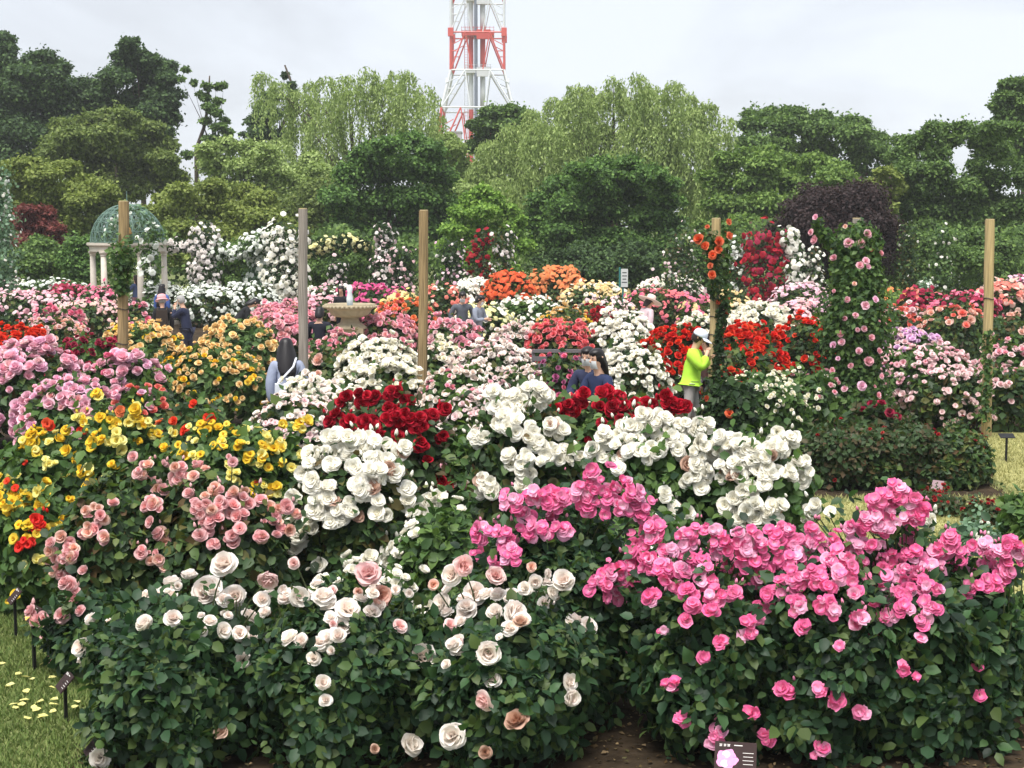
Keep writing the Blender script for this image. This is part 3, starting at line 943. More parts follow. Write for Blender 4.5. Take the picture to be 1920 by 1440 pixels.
def willow(label, px, ytop, hw, ybot, Y, pal='willow', strands=620, leaf=.3, group=None, gaps=0.3, lmax=5.5, domes=14, boughs=None):
    SEED[0] += 7
    rs = np.random.default_rng(SEED[0])
    k = mpp(Y)
    top = at(px, ytop, Y); zt = top[2]; zb = at(px, ybot, Y)[2]
    org = np.array([top[0], Y, 0.0]); rx = hw * k; ry = rx * .8; H = zt - zb
    root = empty('willow_tree', org, 0, label, 'tree', group)
    # dome clumps from which strands fall
    C = []
    for i in range(domes):
        a = rs.uniform(0, 2 * PI); r = math.sqrt(rs.uniform(0, 1)) * .82
        x, y = math.cos(a) * r * rx, math.sin(a) * r * ry
        z = zb + H * (.50 + .42 * math.sqrt(max(0, 1 - r * r))) * (rs.uniform(.86, 1.02) if i < domes * .6 else rs.uniform(.5, .85))
        C.append((x, y, z, rx * rs.uniform(.16, .30)))
    if boughs:
        C = []
        for (bx, by, br) in boughs:
            b = at(bx, by, Y); C.append((b[0] - org[0], rs.normal(0, .3) * ry - .1 * ry, b[2], br * k))
    C = np.array(C)
    cw = C[:, 3] ** 1.5; cw /= cw.sum()
    P = []; A = []; 
    nz = []
    for s in range(strands):
        i = rs.choice(len(C), p=cw); cx, cy, cz, cr = C[i]
        d = norm(rs.normal(0, 1, 3)); d[2] = abs(d[2])
        if d[1] > .2 and rs.uniform() < .6: d[1] *= -1
        st = np.array([cx, cy, cz]) + d * cr * np.array([1, 1, .8])
        st[2] += rs.uniform(-.2, .9) * cr * .5
        st[2] = min(st[2], zt + rs.normal(-.1, .3))
        Ls = rs.uniform(1.0, lmax) * (0.4 + .6 * rs.uniform())
        Ls = min(Ls, max(.5, st[2] - zb * .9))
        m = int(Ls / (leaf * .36)) + 4
        t = np.linspace(0, 1, m)
        out = d[:2] / max(np.linalg.norm(d[:2]), .1)
        # arch out, then fall
        ex = cr * .5 * (1 - np.exp(-t * 4)); 
        sw = rs.normal(0, .12) 
        X = st[0] + out[0] * ex + sw * t * 1.5 + .05 * np.sin(t * 9 + s); Yy = st[1] + out[1] * ex + rs.normal(0, .08) * t
        Z = st[2] + cr * .25 * np.sin(np.minimum(t * 6, PI)) * .6 - Ls * t ** 1.25
        Q = np.stack([X, Yy, Z], 1) + rs.normal(0, .05, (m, 3))
        P.append(Q)
    P = np.concatenate(P); P[:, 2] = np.maximum(P[:, 2], .4)
    n = len(P)
    N = norm(rs.normal(0, 1, (n, 3)) * np.array([1, 1, .4]) + np.array([0, -.5, .3]))
    nn = norm(N); t = np.tile(np.array([0, 0, -1.0]), (n, 1)) + rs.normal(0, .45, (n, 3))
    a = norm(t - nn * (t * nn).sum(1, keepdims=True)); b = np.cross(a, nn)
    V, F = scatter(P, (b, a, nn), leaf * rs.uniform(.6, 1.3, n), (T_LEAF2[0] * np.array([.55, 1, 1]), T_LEAF2[1]))
    tint = np.repeat(rs.uniform(0, 1, n), 4)
    link('crown', tri_mesh('crown', V, F, treemat(pal), tint=tint), root, kind='stuff')
    mb = MB()
    hz = zb + H * .5
    mb.tube([(0, 0, 0), (.15, 0, hz * .5), (.1, 0, hz)], [.42, .32, .2], 8)
    mb.build('trunk', M_BARK, root, smooth=True)
    lb = MB()
    for c in C:
        e = Vector(c[:3]); e.y = max(e.y, .1); s0 = Vector((.12, .1, hz * rs.uniform(.6, 1)))
        lb.tube([s0, s0.lerp(e, .5) + Vector((0, 0, .3)), e], [.10, .05, .015], 5, False)
    o = lb.build('limb', M_BARK, root); o['kind'] = 'stuff'
    return root
# ------------------------------------------------------------------ ground
def sheet(name, poly, z, mat, sub=1):
    me = bpy.data.meshes.new(name)
    me.from_pydata([(x, y, z) for x, y in poly], [], [tuple(range(len(poly)))]); me.update()
    me.materials.append(mat)
    return link(name, me, kind='structure')
M_LAWN = mat_ground('lawn', [G(110, 122, 76), G(136, 142, 92)], .35, 14)
M_DRYLAWN = mat_ground('dry_lawn', [G(156, 152, 98), G(170, 166, 110)], .5, 10)
M_SOIL = mat_ground('bed_soil', [G(52, 44, 34), G(72, 60, 46)], .8, 12)
M_PATH = mat_ground('path_gravel', [G(176, 164, 148), G(196, 186, 170)], .6, 20)
sheet('ground', [(-900, -20), (900, -20), (900, 1500), (-900, 1500)], 0, M_LAWN)
sheet('flower_bed', [(-2.55, 8.0), (3.6, 8.0), (4.0, 9.4), (3.8, 10.6), (2.6, 12.2), (1.9, 13.2), (-3.4, 13.4)], .004, M_SOIL)
sheet('flower_bed', [(-7, 13.6), (1.6, 13.6), (2.2, 18.5), (-7, 18.5)], .004, M_SOIL)
sheet('flower_bed', [(2.6, 17.3), (5.9, 17.3), (6.0, 19.6), (2.6, 19.6)], .004, M_SOIL)
sheet('flower_bed', [(-9, 18.8), (4.6, 19.9), (4.6, 30), (-12, 30)], .004, M_SOIL)
sheet('flower_bed', [(4.7, 23.3), (9.6, 23.3), (11.5, 30), (4.7, 30)], .004, M_SOIL)
sheet('flower_bed', [(-16, 37), (16, 37), (19, 52), (-19, 52)], .004, M_SOIL)
sheet('path', [(-20, 30.4), (20, 30.4), (20, 36.6), (-20, 36.6)], .004, M_PATH)
sheet('lawn_patch', [(2.3, 12.8), (40, 10.5), (60, 22.8), (6.0, 22.8), (6.1, 17.0), (2.5, 17.0)], .004, M_DRYLAWN)

def grass(name, poly_fn, n, hh, cols, seed):
    rs = np.random.default_rng(seed)
    P = poly_fn(rs, n); n = len(P)
    a = rs.uniform(0, 2 * PI, n); h = hh * rs.uniform(.45, 1.2, n); w = hh * .16 * rs.uniform(.7, 1.3, n)
    dx, dy = np.cos(a), np.sin(a)
    ln = rs.normal(0, .45, (n, 2)) * h[:, None]
    V = np.zeros((n, 3, 3)); V[:, 0, 0] = P[:, 0] - dx * w; V[:, 0, 1] = P[:, 1] - dy * w
    V[:, 1, 0] = P[:, 0] + dx * w; V[:, 1, 1] = P[:, 1] + dy * w
    V[:, 2, 0] = P[:, 0] + ln[:, 0]; V[:, 2, 1] = P[:, 1] + ln[:, 1]; V[:, 2, 2] = h
    V[:, :2, 2] = .002
    F = np.arange(n * 3).reshape(n, 3)
    m = mat_leaf('blades_' + name, cols, rough=.7, spec=.15, trans=.2, tmul=(1, 1, 1, 1))
    o = link(name, tri_mesh(name, V.reshape(-1, 3), F, m, tint=np.repeat(rs.uniform(0, 1, n), 3)), kind='stuff')
    return o
def area_l(rs, n):
    y = rs.uniform(8.2, 15.5, n); x0 = -.36 * y - 1.8; x1 = np.where(y < 11.8, -2.35 - (y - 8.5) * .3, -3.75 - (y - 11.8) * .2)
    return np.stack([x0 + (x1 - x0) * rs.uniform(0, 1, n), y], 1)
def area_r(rs, n):
    y = rs.uniform(12.8, 22.6, n); x = rs.uniform(2.4, 11.5, n)
    k = (x < y * .36 + 2.4) & ~((x > 2.6) & (x < 5.85) & (y > 17.4) & (y < 19.4)); return np.stack([x, y], 1)[k]
tag(grass('grass', area_l, 90000, .045, [G(84, 106, 54), G(104, 124, 66), G(122, 138, 78), G(140, 148, 92)], 5), 'short green lawn grass beside the plaques and rose bushes', 'grass', kind='stuff')
tag(grass('dry_grass', area_r, 85000, .05, [G(150, 152, 98), G(168, 166, 110), G(180, 176, 120), G(134, 140, 88)], 6), 'dry yellowish lawn grass around the clipped bushes', 'grass', kind='stuff')

def litter():
    rs = np.random.default_rng(15); n = 2600
    P = np.stack([rs.uniform(-2.6, 4.2, n), rs.uniform(8.1, 9.6, n), rs.uniform(.006, .02, n)], 1)
    m = mat_leaf('litter', [G(70, 56, 38), G(104, 84, 56), G(60, 66, 40), G(150, 128, 96), G(56, 46, 34)], rough=.8, spec=.1, trans=.05)
    o = leaf_part('leaf_litter', P, np.tile(np.array([0, 0, 1.0]), (n, 1)), rs.uniform(.02, .05, n), m, rs, None, T_LEAF2, jit=.3)
    tag(o, 'dry leaf litter on the soil under the front roses', 'leaf litter', kind='stuff')
litter()
# ------------------------------------------------------------------ far wood and trees
SEED[0] = 501
def woodland():
    rs = np.random.default_rng(77)
    n = 26000
    x = rs.uniform(-52, 52, n); y = rs.uniform(104, 110, n)
    prof = 5.2 + 1.2 * np.sin(x * .31) + .9 * np.sin(x * .83 + 2)
    z = prof * np.sqrt(rs.uniform(0, 1, n)) 
    P = np.stack([x, y, z], 1)
    N = norm(np.array([0, -.7, .6]) + rs.normal(0, .4, (n, 3)))
    o = leaf_part('woodland', P, N, .42 * rs.uniform(.6, 1.4, n), treemat('dark'), rs, None)
    tag(o, 'dark far wood behind the park trees', 'wood', kind='stuff')
woodland()
def undergrowth():
    rs = np.random.default_rng(78)
    n = 30000
    x = rs.uniform(-30, 30, n); y = rs.uniform(61, 66, n)
    prof = 2.5 + .5 * np.sin(x * .71) + .4 * np.sin(x * 1.73 + 2)
    P = np.stack([x, y, prof * np.sqrt(rs.uniform(0, 1, n))], 1)
    N = norm(np.array([0, -.7, .6]) + rs.normal(0, .4, (n, 3)))
    o = leaf_part('undergrowth', P, N, .22 * rs.uniform(.6, 1.4, n), treemat('dark'), rs, None)
    tag(o, 'dark shaded undergrowth below the park trees', 'undergrowth', kind='stuff')
undergrowth()
TG = 'park trees behind the rose garden'
tree('tall dark evergreen cut by the picture edge above the white climbing shrub', 'evergreen_tree', -8, 55, 62, 330, 96, 'darkpine', 18750, .27, 88, .75, clump_r=.26, edge=.62, group=TG, boughs=[(-5,72,20),(8,95,20),(-10,120,30),(5,155,30),(-5,200,40),(15,250,40),(-10,300,40)])
tree('dark round-headed evergreen beside the tall one at the picture edge', 'evergreen_tree', 75, 98, 86, 330, 95, 'darkpine', 25000, .27, 114, .75, clump_r=.26, edge=.62, group=TG, boughs=[(88,112,20),(62,120,22),(112,128,18),(35,138,24),(80,145,34),(112,165,26),(20,170,30),(55,180,36),(95,200,38),(20,230,40),(70,250,44),(130,235,30),(40,300,40),(100,300,40)])
tree('low dark evergreen filling the gap between the round and the pointed evergreens', 'evergreen_tree', 155, 138, 70, 330, 97, 'darkpine', 15000, .27, 74, .75, clump_r=.26, edge=.62, group=TG, boughs=[(150,158,14),(138,172,20),(176,160,12),(165,185,22),(148,210,30),(190,205,22),(175,250,34),(140,280,36),(200,270,30)])
tree('tall pointed dark evergreen above the domed pavilion', 'evergreen_tree', 264, 66, 98, 330, 94, 'darkpine', 32500, .27, 140, .75, clump_r=.26, edge=.62, spire=.45, group=TG, boughs=[(243,74,6),(246,86,12),(230,106,15),(260,104,14),(245,124,24),(290,114,12),(312,122,12),(280,140,26),(318,150,14),(224,150,24),(200,138,9),(266,172,34),(306,180,24),(322,196,14),(236,200,32),(196,178,16),(292,215,30),(328,222,10),(262,245,36),(310,250,18),(220,250,30),(285,290,34)])
tree('olive-green broad tree with layered boughs behind the pavilion', 'broadleaf_tree', 212, 205, 160, 430, 80, 'olive', 32000, .24, 84, .5, group=TG, boughs=[(215,216,18),(160,224,18),(252,226,18),(120,238,20),(195,243,26),(282,244,18),(90,260,22),(150,263,27),(232,263,29),(302,273,20),(108,290,26),(180,293,28),(262,298,30),(324,303,20),(215,323,30),(292,328,28),(342,335,16),(252,355,28),(322,360,24),(150,322,25),(200,365,28),(348,372,14)])
tree('yellow-green spreading tree beside the wine-red shrub', 'broadleaf_tree', 112, 304, 132, 470, 66, 'yellow', 22000, .2, 60, .5, group=TG, boughs=[(60,310,18),(110,314,18),(18,322,20),(90,334,24),(142,338,18),(40,350,25),(182,350,18),(216,360,15),(120,360,24),(78,372,26),(162,378,22),(18,388,26),(204,386,18),(120,398,24),(60,420,26),(160,420,24)])
tree('thin sparse tree with bare forked stem against the sky', 'sparse_tree', 398, 150, 36, 320, 92, 'dark', 3600, .26, 15, .6, fill=0, trunk_r=.16, clump_r=.34, edge=.9, group=TG, boughs=[(352,132,5),(345,150,4),(365,156,5),(374,176,5),(390,163,8),(408,163,7),(384,184,9),(411,190,8),(396,203,11),(420,160,6),(388,228,9),(410,214,9),(416,240,12),(400,262,12),(422,226,7),(428,250,9),(390,300,14),(350,290,9)], stem=[(366, 312), (368, 280), (382, 240), (389, 205), (392, 160), (393, 142)], bscale=1.15, bridge=.08)
tree('dark ivy-clad tree with leaning tip beside the pale willow', 'evergreen_tree', 512, 150, 44, 330, 97, 'darkpine', 9000, .28, 30, .8, spire=.3, group=TG, boughs=[(534,140,4),(546,160,6),(552,182,8),(510,182,12),(492,203,14),(478,228,12),(506,218,20),(488,252,20),(520,258,22),(478,282,18),(546,208,10),(500,300,22)], stem=[(512, 330), (520, 260), (545, 200), (550, 165), (534, 122)], bscale=1.3, bridge=.3)
willow('tall pale airy willow between the evergreens and the red and white tower', 655, 130, 190, 460, 86, strands=1100, leaf=.22, group=TG, domes=40, lmax=5.0, boughs=[(500,152,12),(522,166,14),(575,158,12),(560,188,20),(620,166,15),(650,152,15),(690,146,17),(735,140,15),(766,150,13),(796,170,13),(816,195,12),(600,208,26),(660,190,24),(722,180,26),(772,200,22),(824,226,11),(560,243,24),(612,250,28),(740,232,22),(802,250,17),(530,290,24),(590,300,28),(540,345,24),(585,352,26),(615,385,24)])
tree('mid yellow-green tree under the airy willow', 'broadleaf_tree', 470, 268, 120, 450, 78, 'willow', 17000, .22, 46, .55, group=TG, boughs=[(395,284,16),(430,273,17),(470,279,18),(510,290,20),(400,314,24),(460,318,28),(520,325,26),(562,340,22),(582,300,18),(602,320,22),(420,355,28),(490,360,32),(560,375,30),(605,362,24),(600,405,30),(540,420,30)])
tree('low olive tree behind the white rose arches', 'broadleaf_tree', 395, 338, 140, 520, 64, 'yellow', 22000, .19, 66, .5, group=TG, boughs=[(300,374,16),(350,359,18),(400,349,18),(450,360,20),(500,375,22),(330,395,26),(390,388,28),(450,400,30),(512,410,28),(288,420,24),(350,430,28),(420,440,30),(490,450,30),(545,440,25),(275,398,16),(380,480,30),(300,470,28),(470,500,30)])
tree('dark green dense tree behind the two middle log posts', 'broadleaf_tree', 735, 262, 125, 520, 66, 'deep', 30000, .2, 80, .6, group=TG, boughs=[(690,292,24),(730,276,20),(772,262,20),(812,285,22),(660,330,30),(722,322,36),(782,318,32),(832,330,22),(640,375,28),(700,378,42),(772,378,42),(832,385,28),(650,430,30),(722,438,45),(802,430,40),(682,480,40),(762,485,45),(640,480,26)])
tree('blue-green tree crown beside the base of the tower', 'broadleaf_tree', 950, 200, 75, 330, 92, 'dark', 14000, .27, 38, .6, group=TG, boughs=[(920,213,14),(958,207,16),(988,218,14),(900,238,18),(945,243,24),(986,253,20),(895,275,18),(940,285,24),(990,290,22)])
willow('broad dense green willow at the centre of the tree line', 1150, 148, 235, 470, 82, 'willow', strands=2100, leaf=.22, group=TG, domes=52, lmax=5.5, boughs=[(1080,180,15),(1110,162,12),(1150,154,13),(1190,153,13),(1226,163,13),(1257,171,13),(1292,186,15),(1327,206,15),(1354,232,11),(1040,196,15),(1000,226,17),(960,252,19),(1080,212,28),(1150,197,30),(1220,202,30),(1290,226,26),(1342,266,18),(920,282,19),(1020,266,30),(1110,256,34),(1200,256,34),(1290,276,28),(1354,312,15),(960,312,26),(1060,322,32),(1160,312,28),(1250,322,30),(1322,342,24),(900,322,20),(940,362,24),(1010,372,26)])
tree('grey-green tree filling under the broad willow', 'broadleaf_tree', 1080, 235, 170, 430, 85, 'willow', 20000, .25, 56, .6, group=TG, boughs=[(1000,260,22),(940,300,24),(1060,280,30),(900,340,24),(1000,340,30),(1120,330,34),(950,390,30),(1220,320,34),(1290,360,30),(1330,400,28),(870,330,20),(880,390,24)])
tree('dark green maple-like tree with tiered boughs over the orange roses', 'broadleaf_tree', 1120, 302, 165, 530, 62, 'deep', 36000, .19, 100, .5, group=TG, boughs=[(1130,310,18),(1176,307,17),(1090,323,21),(1150,333,28),(1216,330,22),(1252,345,18),(1048,348,22),(1110,358,30),(1190,363,30),(1246,380,24),(1008,374,20),(1060,394,28),(1130,398,34),(1210,408,32),(1268,420,18),(998,414,20),(1050,440,30),(1120,450,35),(1190,460,32),(1252,465,25),(1010,460,20),(1080,490,30),(1160,500,35),(1240,500,25)])
tree('olive-grey tree crown hiding the foot of the tower', 'broadleaf_tree', 838, 258, 95, 440, 84, 'willow', 16000, .24, 60, .6, group=TG, boughs=[(838,262,12),(815,275,14),(858,280,15),(800,300,18),(845,310,22),(875,320,18),(820,345,24),(870,360,22)])
tree('dark mixed tree beneath the airy willow', 'broadleaf_tree', 600, 330, 110, 500, 72, 'olive', 14000, .2, 50, .5, group=TG)
tree('bright light green young tree behind the red climbing rose', 'broadleaf_tree', 905, 350, 82, 530, 58, 'bright', 14000, .17, 44, .55, group=TG, boughs=[(905,357,11),(880,374,15),(926,370,13),(864,398,16),(905,398,20),(950,394,16),(972,410,12),(850,430,17),(895,435,22),(945,430,20),(838,465,17),(890,475,23),(940,470,21),(976,460,17),(860,500,18),(950,505,18)])
tree('flat-topped dark tree on the skyline between willow and tall edge tree', 'broadleaf_tree', 1540, 198, 178, 400, 86, 'dark', 30000, .25, 110, .5, clump_r=.3, edge=.65, group=TG, boughs=[(1410,213,10),(1450,210,14),(1490,214,18),(1540,222,18),(1590,232,17),(1628,227,10),(1400,238,17),(1460,243,23),(1520,250,26),(1580,258,24),(1642,256,18),(1684,270,13),(1390,275,20),(1450,280,26),(1530,285,30),(1610,288,26),(1662,300,18),(1480,320,30),(1580,325,30),(1650,335,20)])
tree('fresh green spreading tree behind the purple-leaved tree', 'broadleaf_tree', 1470, 278, 185, 520, 70, 'fresh', 32000, .22, 84, .52, group=TG, boughs=[(1400,289,15),(1450,283,15),(1360,300,18),(1420,310,24),(1480,304,22),(1530,300,18),(1572,314,18),(1340,335,22),(1400,345,30),(1470,340,30),(1542,340,25),(1602,345,18),(1420,385,34),(1360,385,30),(1490,385,34),(1380,430,34),(1450,430,34),(1338,430,26),(1380,480,34),(1310,470,26),(1550,380,28)])
tree('large dark tree with sky showing through its crown behind the outermost log post', 'broadleaf_tree', 1800, 232, 178, 500, 67, 'dark', 36000, .19, 110, .45, clump_r=.26, edge=.75, group=TG, trunk_r=.3, boughs=[(1730,244,11),(1762,239,13),(1802,239,11),(1832,248,15),(1872,245,17),(1714,264,16),(1780,262,18),(1842,270,20),(1690,288,17),(1740,292,19),(1892,280,20),(1690,320,21),(1740,325,21),(1862,338,18),(1818,312,13),(1842,322,10),(1902,330,24),(1670,345,18),(1720,355,26),(1790,358,27),(1850,378,25),(1700,390,26),(1760,395,28),(1830,410,28),(1902,390,28),(1720,425,24),(1790,440,30),(1862,450,26),(1920,440,30),(1680,440,22)], bscale=1.4, bridge=.4)
tree('tall dark tree top cut by the picture edge above the large dark tree', 'broadleaf_tree', 1930, 148, 90, 400, 78, 'dark', 22000, .22, 80, .55, clump_r=.3, edge=.65, group=TG, boughs=[(1890,158,12),(1916,156,14),(1880,183,15),(1912,193,22),(1890,215,18),(1858,200,4),(1920,230,26),(1893,246,18),(1880,290,24),(1930,290,30)])
tree('small yellow-green tree peeping over the purple-leaved tree', 'broadleaf_tree', 1655, 318, 50, 420, 65, 'yellow', 6000, .19, 20, .5, group=TG, boughs=[(1650,324,12),(1672,332,11),(1640,345,16),(1665,360,18),(1690,352,12),(1655,390,22)])
tree('purple-black leaved tree behind the pink climbing pillar', 'purple_tree', 1570, 348, 128, 560, 54.5, 'purple', 34000, .15, 80, .7, edge=.7, fill=.6, group=TG)
tree('wine-red leaved shrub beside the domed pavilion', 'purple_tree', 78, 392, 52, 480, 60, 'wine', 7000, .16, 22, .5, group=TG, boughs=[(58,394,13),(90,398,13),(44,420,17),(80,424,19),(112,430,12),(60,450,20),(95,452,18)])
tree('dark green shrub under the wine-red one', 'shrub', 90, 440, 75, 560, 58, 'dark', 9000, .17, 30, .6, group='dark shrubs below the trees')
tree('dark clipped shrub beside the pavilion columns', 'shrub', 148, 430, 45, 560, 54, 'deep', 6000, .15, 22, .7, group='dark shrubs below the trees')
tree('dark green hedge shrub framed by the white rose arch', 'shrub', 445, 455, 70, 560, 57, 'dark', 9000, .15, 30, .7, group='dark shrubs below the trees')
tree('dark shrub behind the stone fountain', 'shrub', 640, 440, 95, 550, 56, 'dark', 12000, .15, 36, .7, group='dark shrubs below the trees')
tree('dark shaded shrub under the tiered maple-like tree', 'shrub', 1130, 455, 150, 550, 60, 'darkpine', 14000, .17, 44, .6, group='dark shrubs below the trees')
tree('dark undergrowth shrub beneath the large dark tree', 'shrub', 1760, 430, 170, 560, 58, 'dark', 16000, .17, 50, .6, group='dark shrubs below the trees')
tree('dark shrub behind the white climbing column near the orange post rose', 'shrub', 1330, 440, 85, 550, 58, 'deep', 10000, .17, 32, .6, group='dark shrubs below the trees')

# ------------------------------------------------------------------ red and white lattice tower
M_TRED = mat_plain('tower_red', G(208, 84, 74), rough=.5, noise=.12, scale=.3)
M_TWHITE = mat_plain('tower_white', G(214, 217, 220), rough=.5, noise=.08, scale=.3)
M_TDARK = mat_plain('tower_duct', G(116, 124, 138), rough=.5)
def tower():
    Y = 285.0; k = mpp(Y)
    base = at(897, 420, Y)
    root = empty('lattice_tower', (base[0], Y, 0), math.radians(0), 'tall red and white lattice tower rising behind the willows', 'tower')
    def zz(py): return HC + (HORIZON - py) * k * 1.0
    lv = [(zz(430), 8.2), (zz(320), 8.0), (zz(210), 6.6), (zz(142), 4.95), (zz(75), 4.9), (zz(12), 4.9), (zz(-60), 4.8), (zz(-130), 4.7)]
    lv[0] = (0.0, 9.6)
    tones = [M_TRED, M_TRED, M_TWHITE, M_TRED, M_TWHITE, M_TRED, M_TWHITE]
    for i in range(len(lv) - 1):
        (z0, w0), (z1, w1) = lv[i], lv[i + 1]; m = tones[i]
        for a, b in ((-1, -1), (1, -1), (1, 1), (-1, 1)):
            MB().tube([(a * w0, b * w0, z0), (a * w1, b * w1, z1)], .22, 8).build('leg', m, root)
        for s in range(4):
            def P(u, z, w):
                c = [(-1, -1), (1, -1), (1, 1), (-1, 1)]
                p, q = c[s], c[(s + 1) % 4]
                return ((p[0] * (1 - u) + q[0] * u) * w, (p[1] * (1 - u) + q[1] * u) * w, z)
            # girders, inverted V braces and light secondary members
            MB().tube([P(0, z1, w1), P(1, z1, w1)], .15, 6).build('girder', M_TWHITE if m is M_TRED and i < 2 else m, root)
            MB().tube([P(0, z0, w0), P(.27, z1, w1)], .16, 6).build('brace', m, root)
            MB().tube([P(1, z0, w0), P(.73, z1, w1)], .16, 6).build('brace', m, root)
            MB().tube([P(.27, z1, w1), P(.40, z0, w0)], .11, 5).build('brace', m, root)
            MB().tube([P(.73, z1, w1), P(.60, z0, w0)], .11, 5).build('brace', m, root)
            zm = (z0 + z1) / 2; wm = (w0 + w1) / 2
            MB().tube([P(0, zm, wm), P(.14, zm, wm)], .09, 5).build('strut', m, root)
            MB().tube([P(1, zm, wm), P(.86, zm, wm)], .09, 5).build('strut', m, root)
            MB().tube([P(0, z1 - .35 * (z1 - z0), wm), P(.2, z1 - .2 * (z1 - z0), wm)], .08, 5).build('strut', m, root)
            MB().tube([P(1, z1 - .35 * (z1 - z0), wm), P(.8, z1 - .2 * (z1 - z0), wm)], .08, 5).build('strut', m, root)
        zc = z1
        # service shaft
        MB().tube([(.9, -.6, z0), (.9, -.6, z1)], .5, 14).build('shaft', m, root, smooth=True)
        MB().tube([(-1.3, -.4, z0), (-1.3, -.4, z1)], .45, 8).build('pipe', m, root)
        lad = MB()
        for sx in (-.3, .3): lad.tube([(-2.2 + sx, -.9, z0), (-2.2 + sx, -.9, z1)], .05, 4)
        for j in range(14): lad.box((-2.2, -.9, z0 + (z1 - z0) * (j + .5) / 14), (.7, .06, .06))
        lad.build('ladder', m, root)
    MB().tube([(-.35, -1.6, 0), (-.35, -1.6, lv[-1][0])], .34, 10).build('duct', M_TDARK, root)
    for py, m, w in ((75, M_TRED, 3.0), (12, M_TWHITE, 2.2), (142, M_TWHITE, 2.4)):
        z = zz(py)
        MB().box((0, 0, z), (w * 2, w * 1.6, .5)).build('platform', m, root)
        MB().box((1.1, -w * .85, z - .1), (2.6, .5, 1.7)).build('equipment_box', m, root)
        rl = MB()
        for hz in (.6, 1.2):
            rl.box((0, -w * .8, z + hz), (w * 2, .07, .07)); rl.box((0, w * .8, z + hz), (w * 2, .07, .07))
        for j in range(9):
            for sy in (-1, 1): rl.box((-w + w * 2 * j / 8, sy * w * .8, z + .7), (.07, .07, 1.3))
        rl.build('railing', m, root)
        for a, b in ((-1, -1), (1, -1), (1, 1), (-1, 1)):
            if py == 75: MB().box((a * 4.92, b * 4.92, z), (1.0, 1.0, 1.5)).build('joint_plate', m, root)
tower()
def far_building():
    Y = 270.0
    c = at(852, 262, Y)
    w = 26 * mpp(Y); zt = at(852, 250, Y)[2]
    root = empty('far_building', (c[0], Y, 0), 0, 'pale pinkish flat-roofed block at the foot of the tower', 'building')
    m = mat_plain('block_wall', G(186, 176, 178), rough=.8, noise=.08, scale=.6)
    MB().box((0, 0, zt / 2), (w, 4, zt)).build('wall', m, root)
    MB().box((0, 0, zt + .12), (w + .3, 4.3, .24)).build('roof', mat_plain('block_roof', G(150, 146, 146), rough=.8), root)
    for j in range(3):
        MB().box((-w * .3 + j * w * .3, -2.01, zt - 1.4), (.5, .08, .8)).build('window', mat_plain('dark_glass', G(70, 78, 88), rough=.15), root)
far_building()

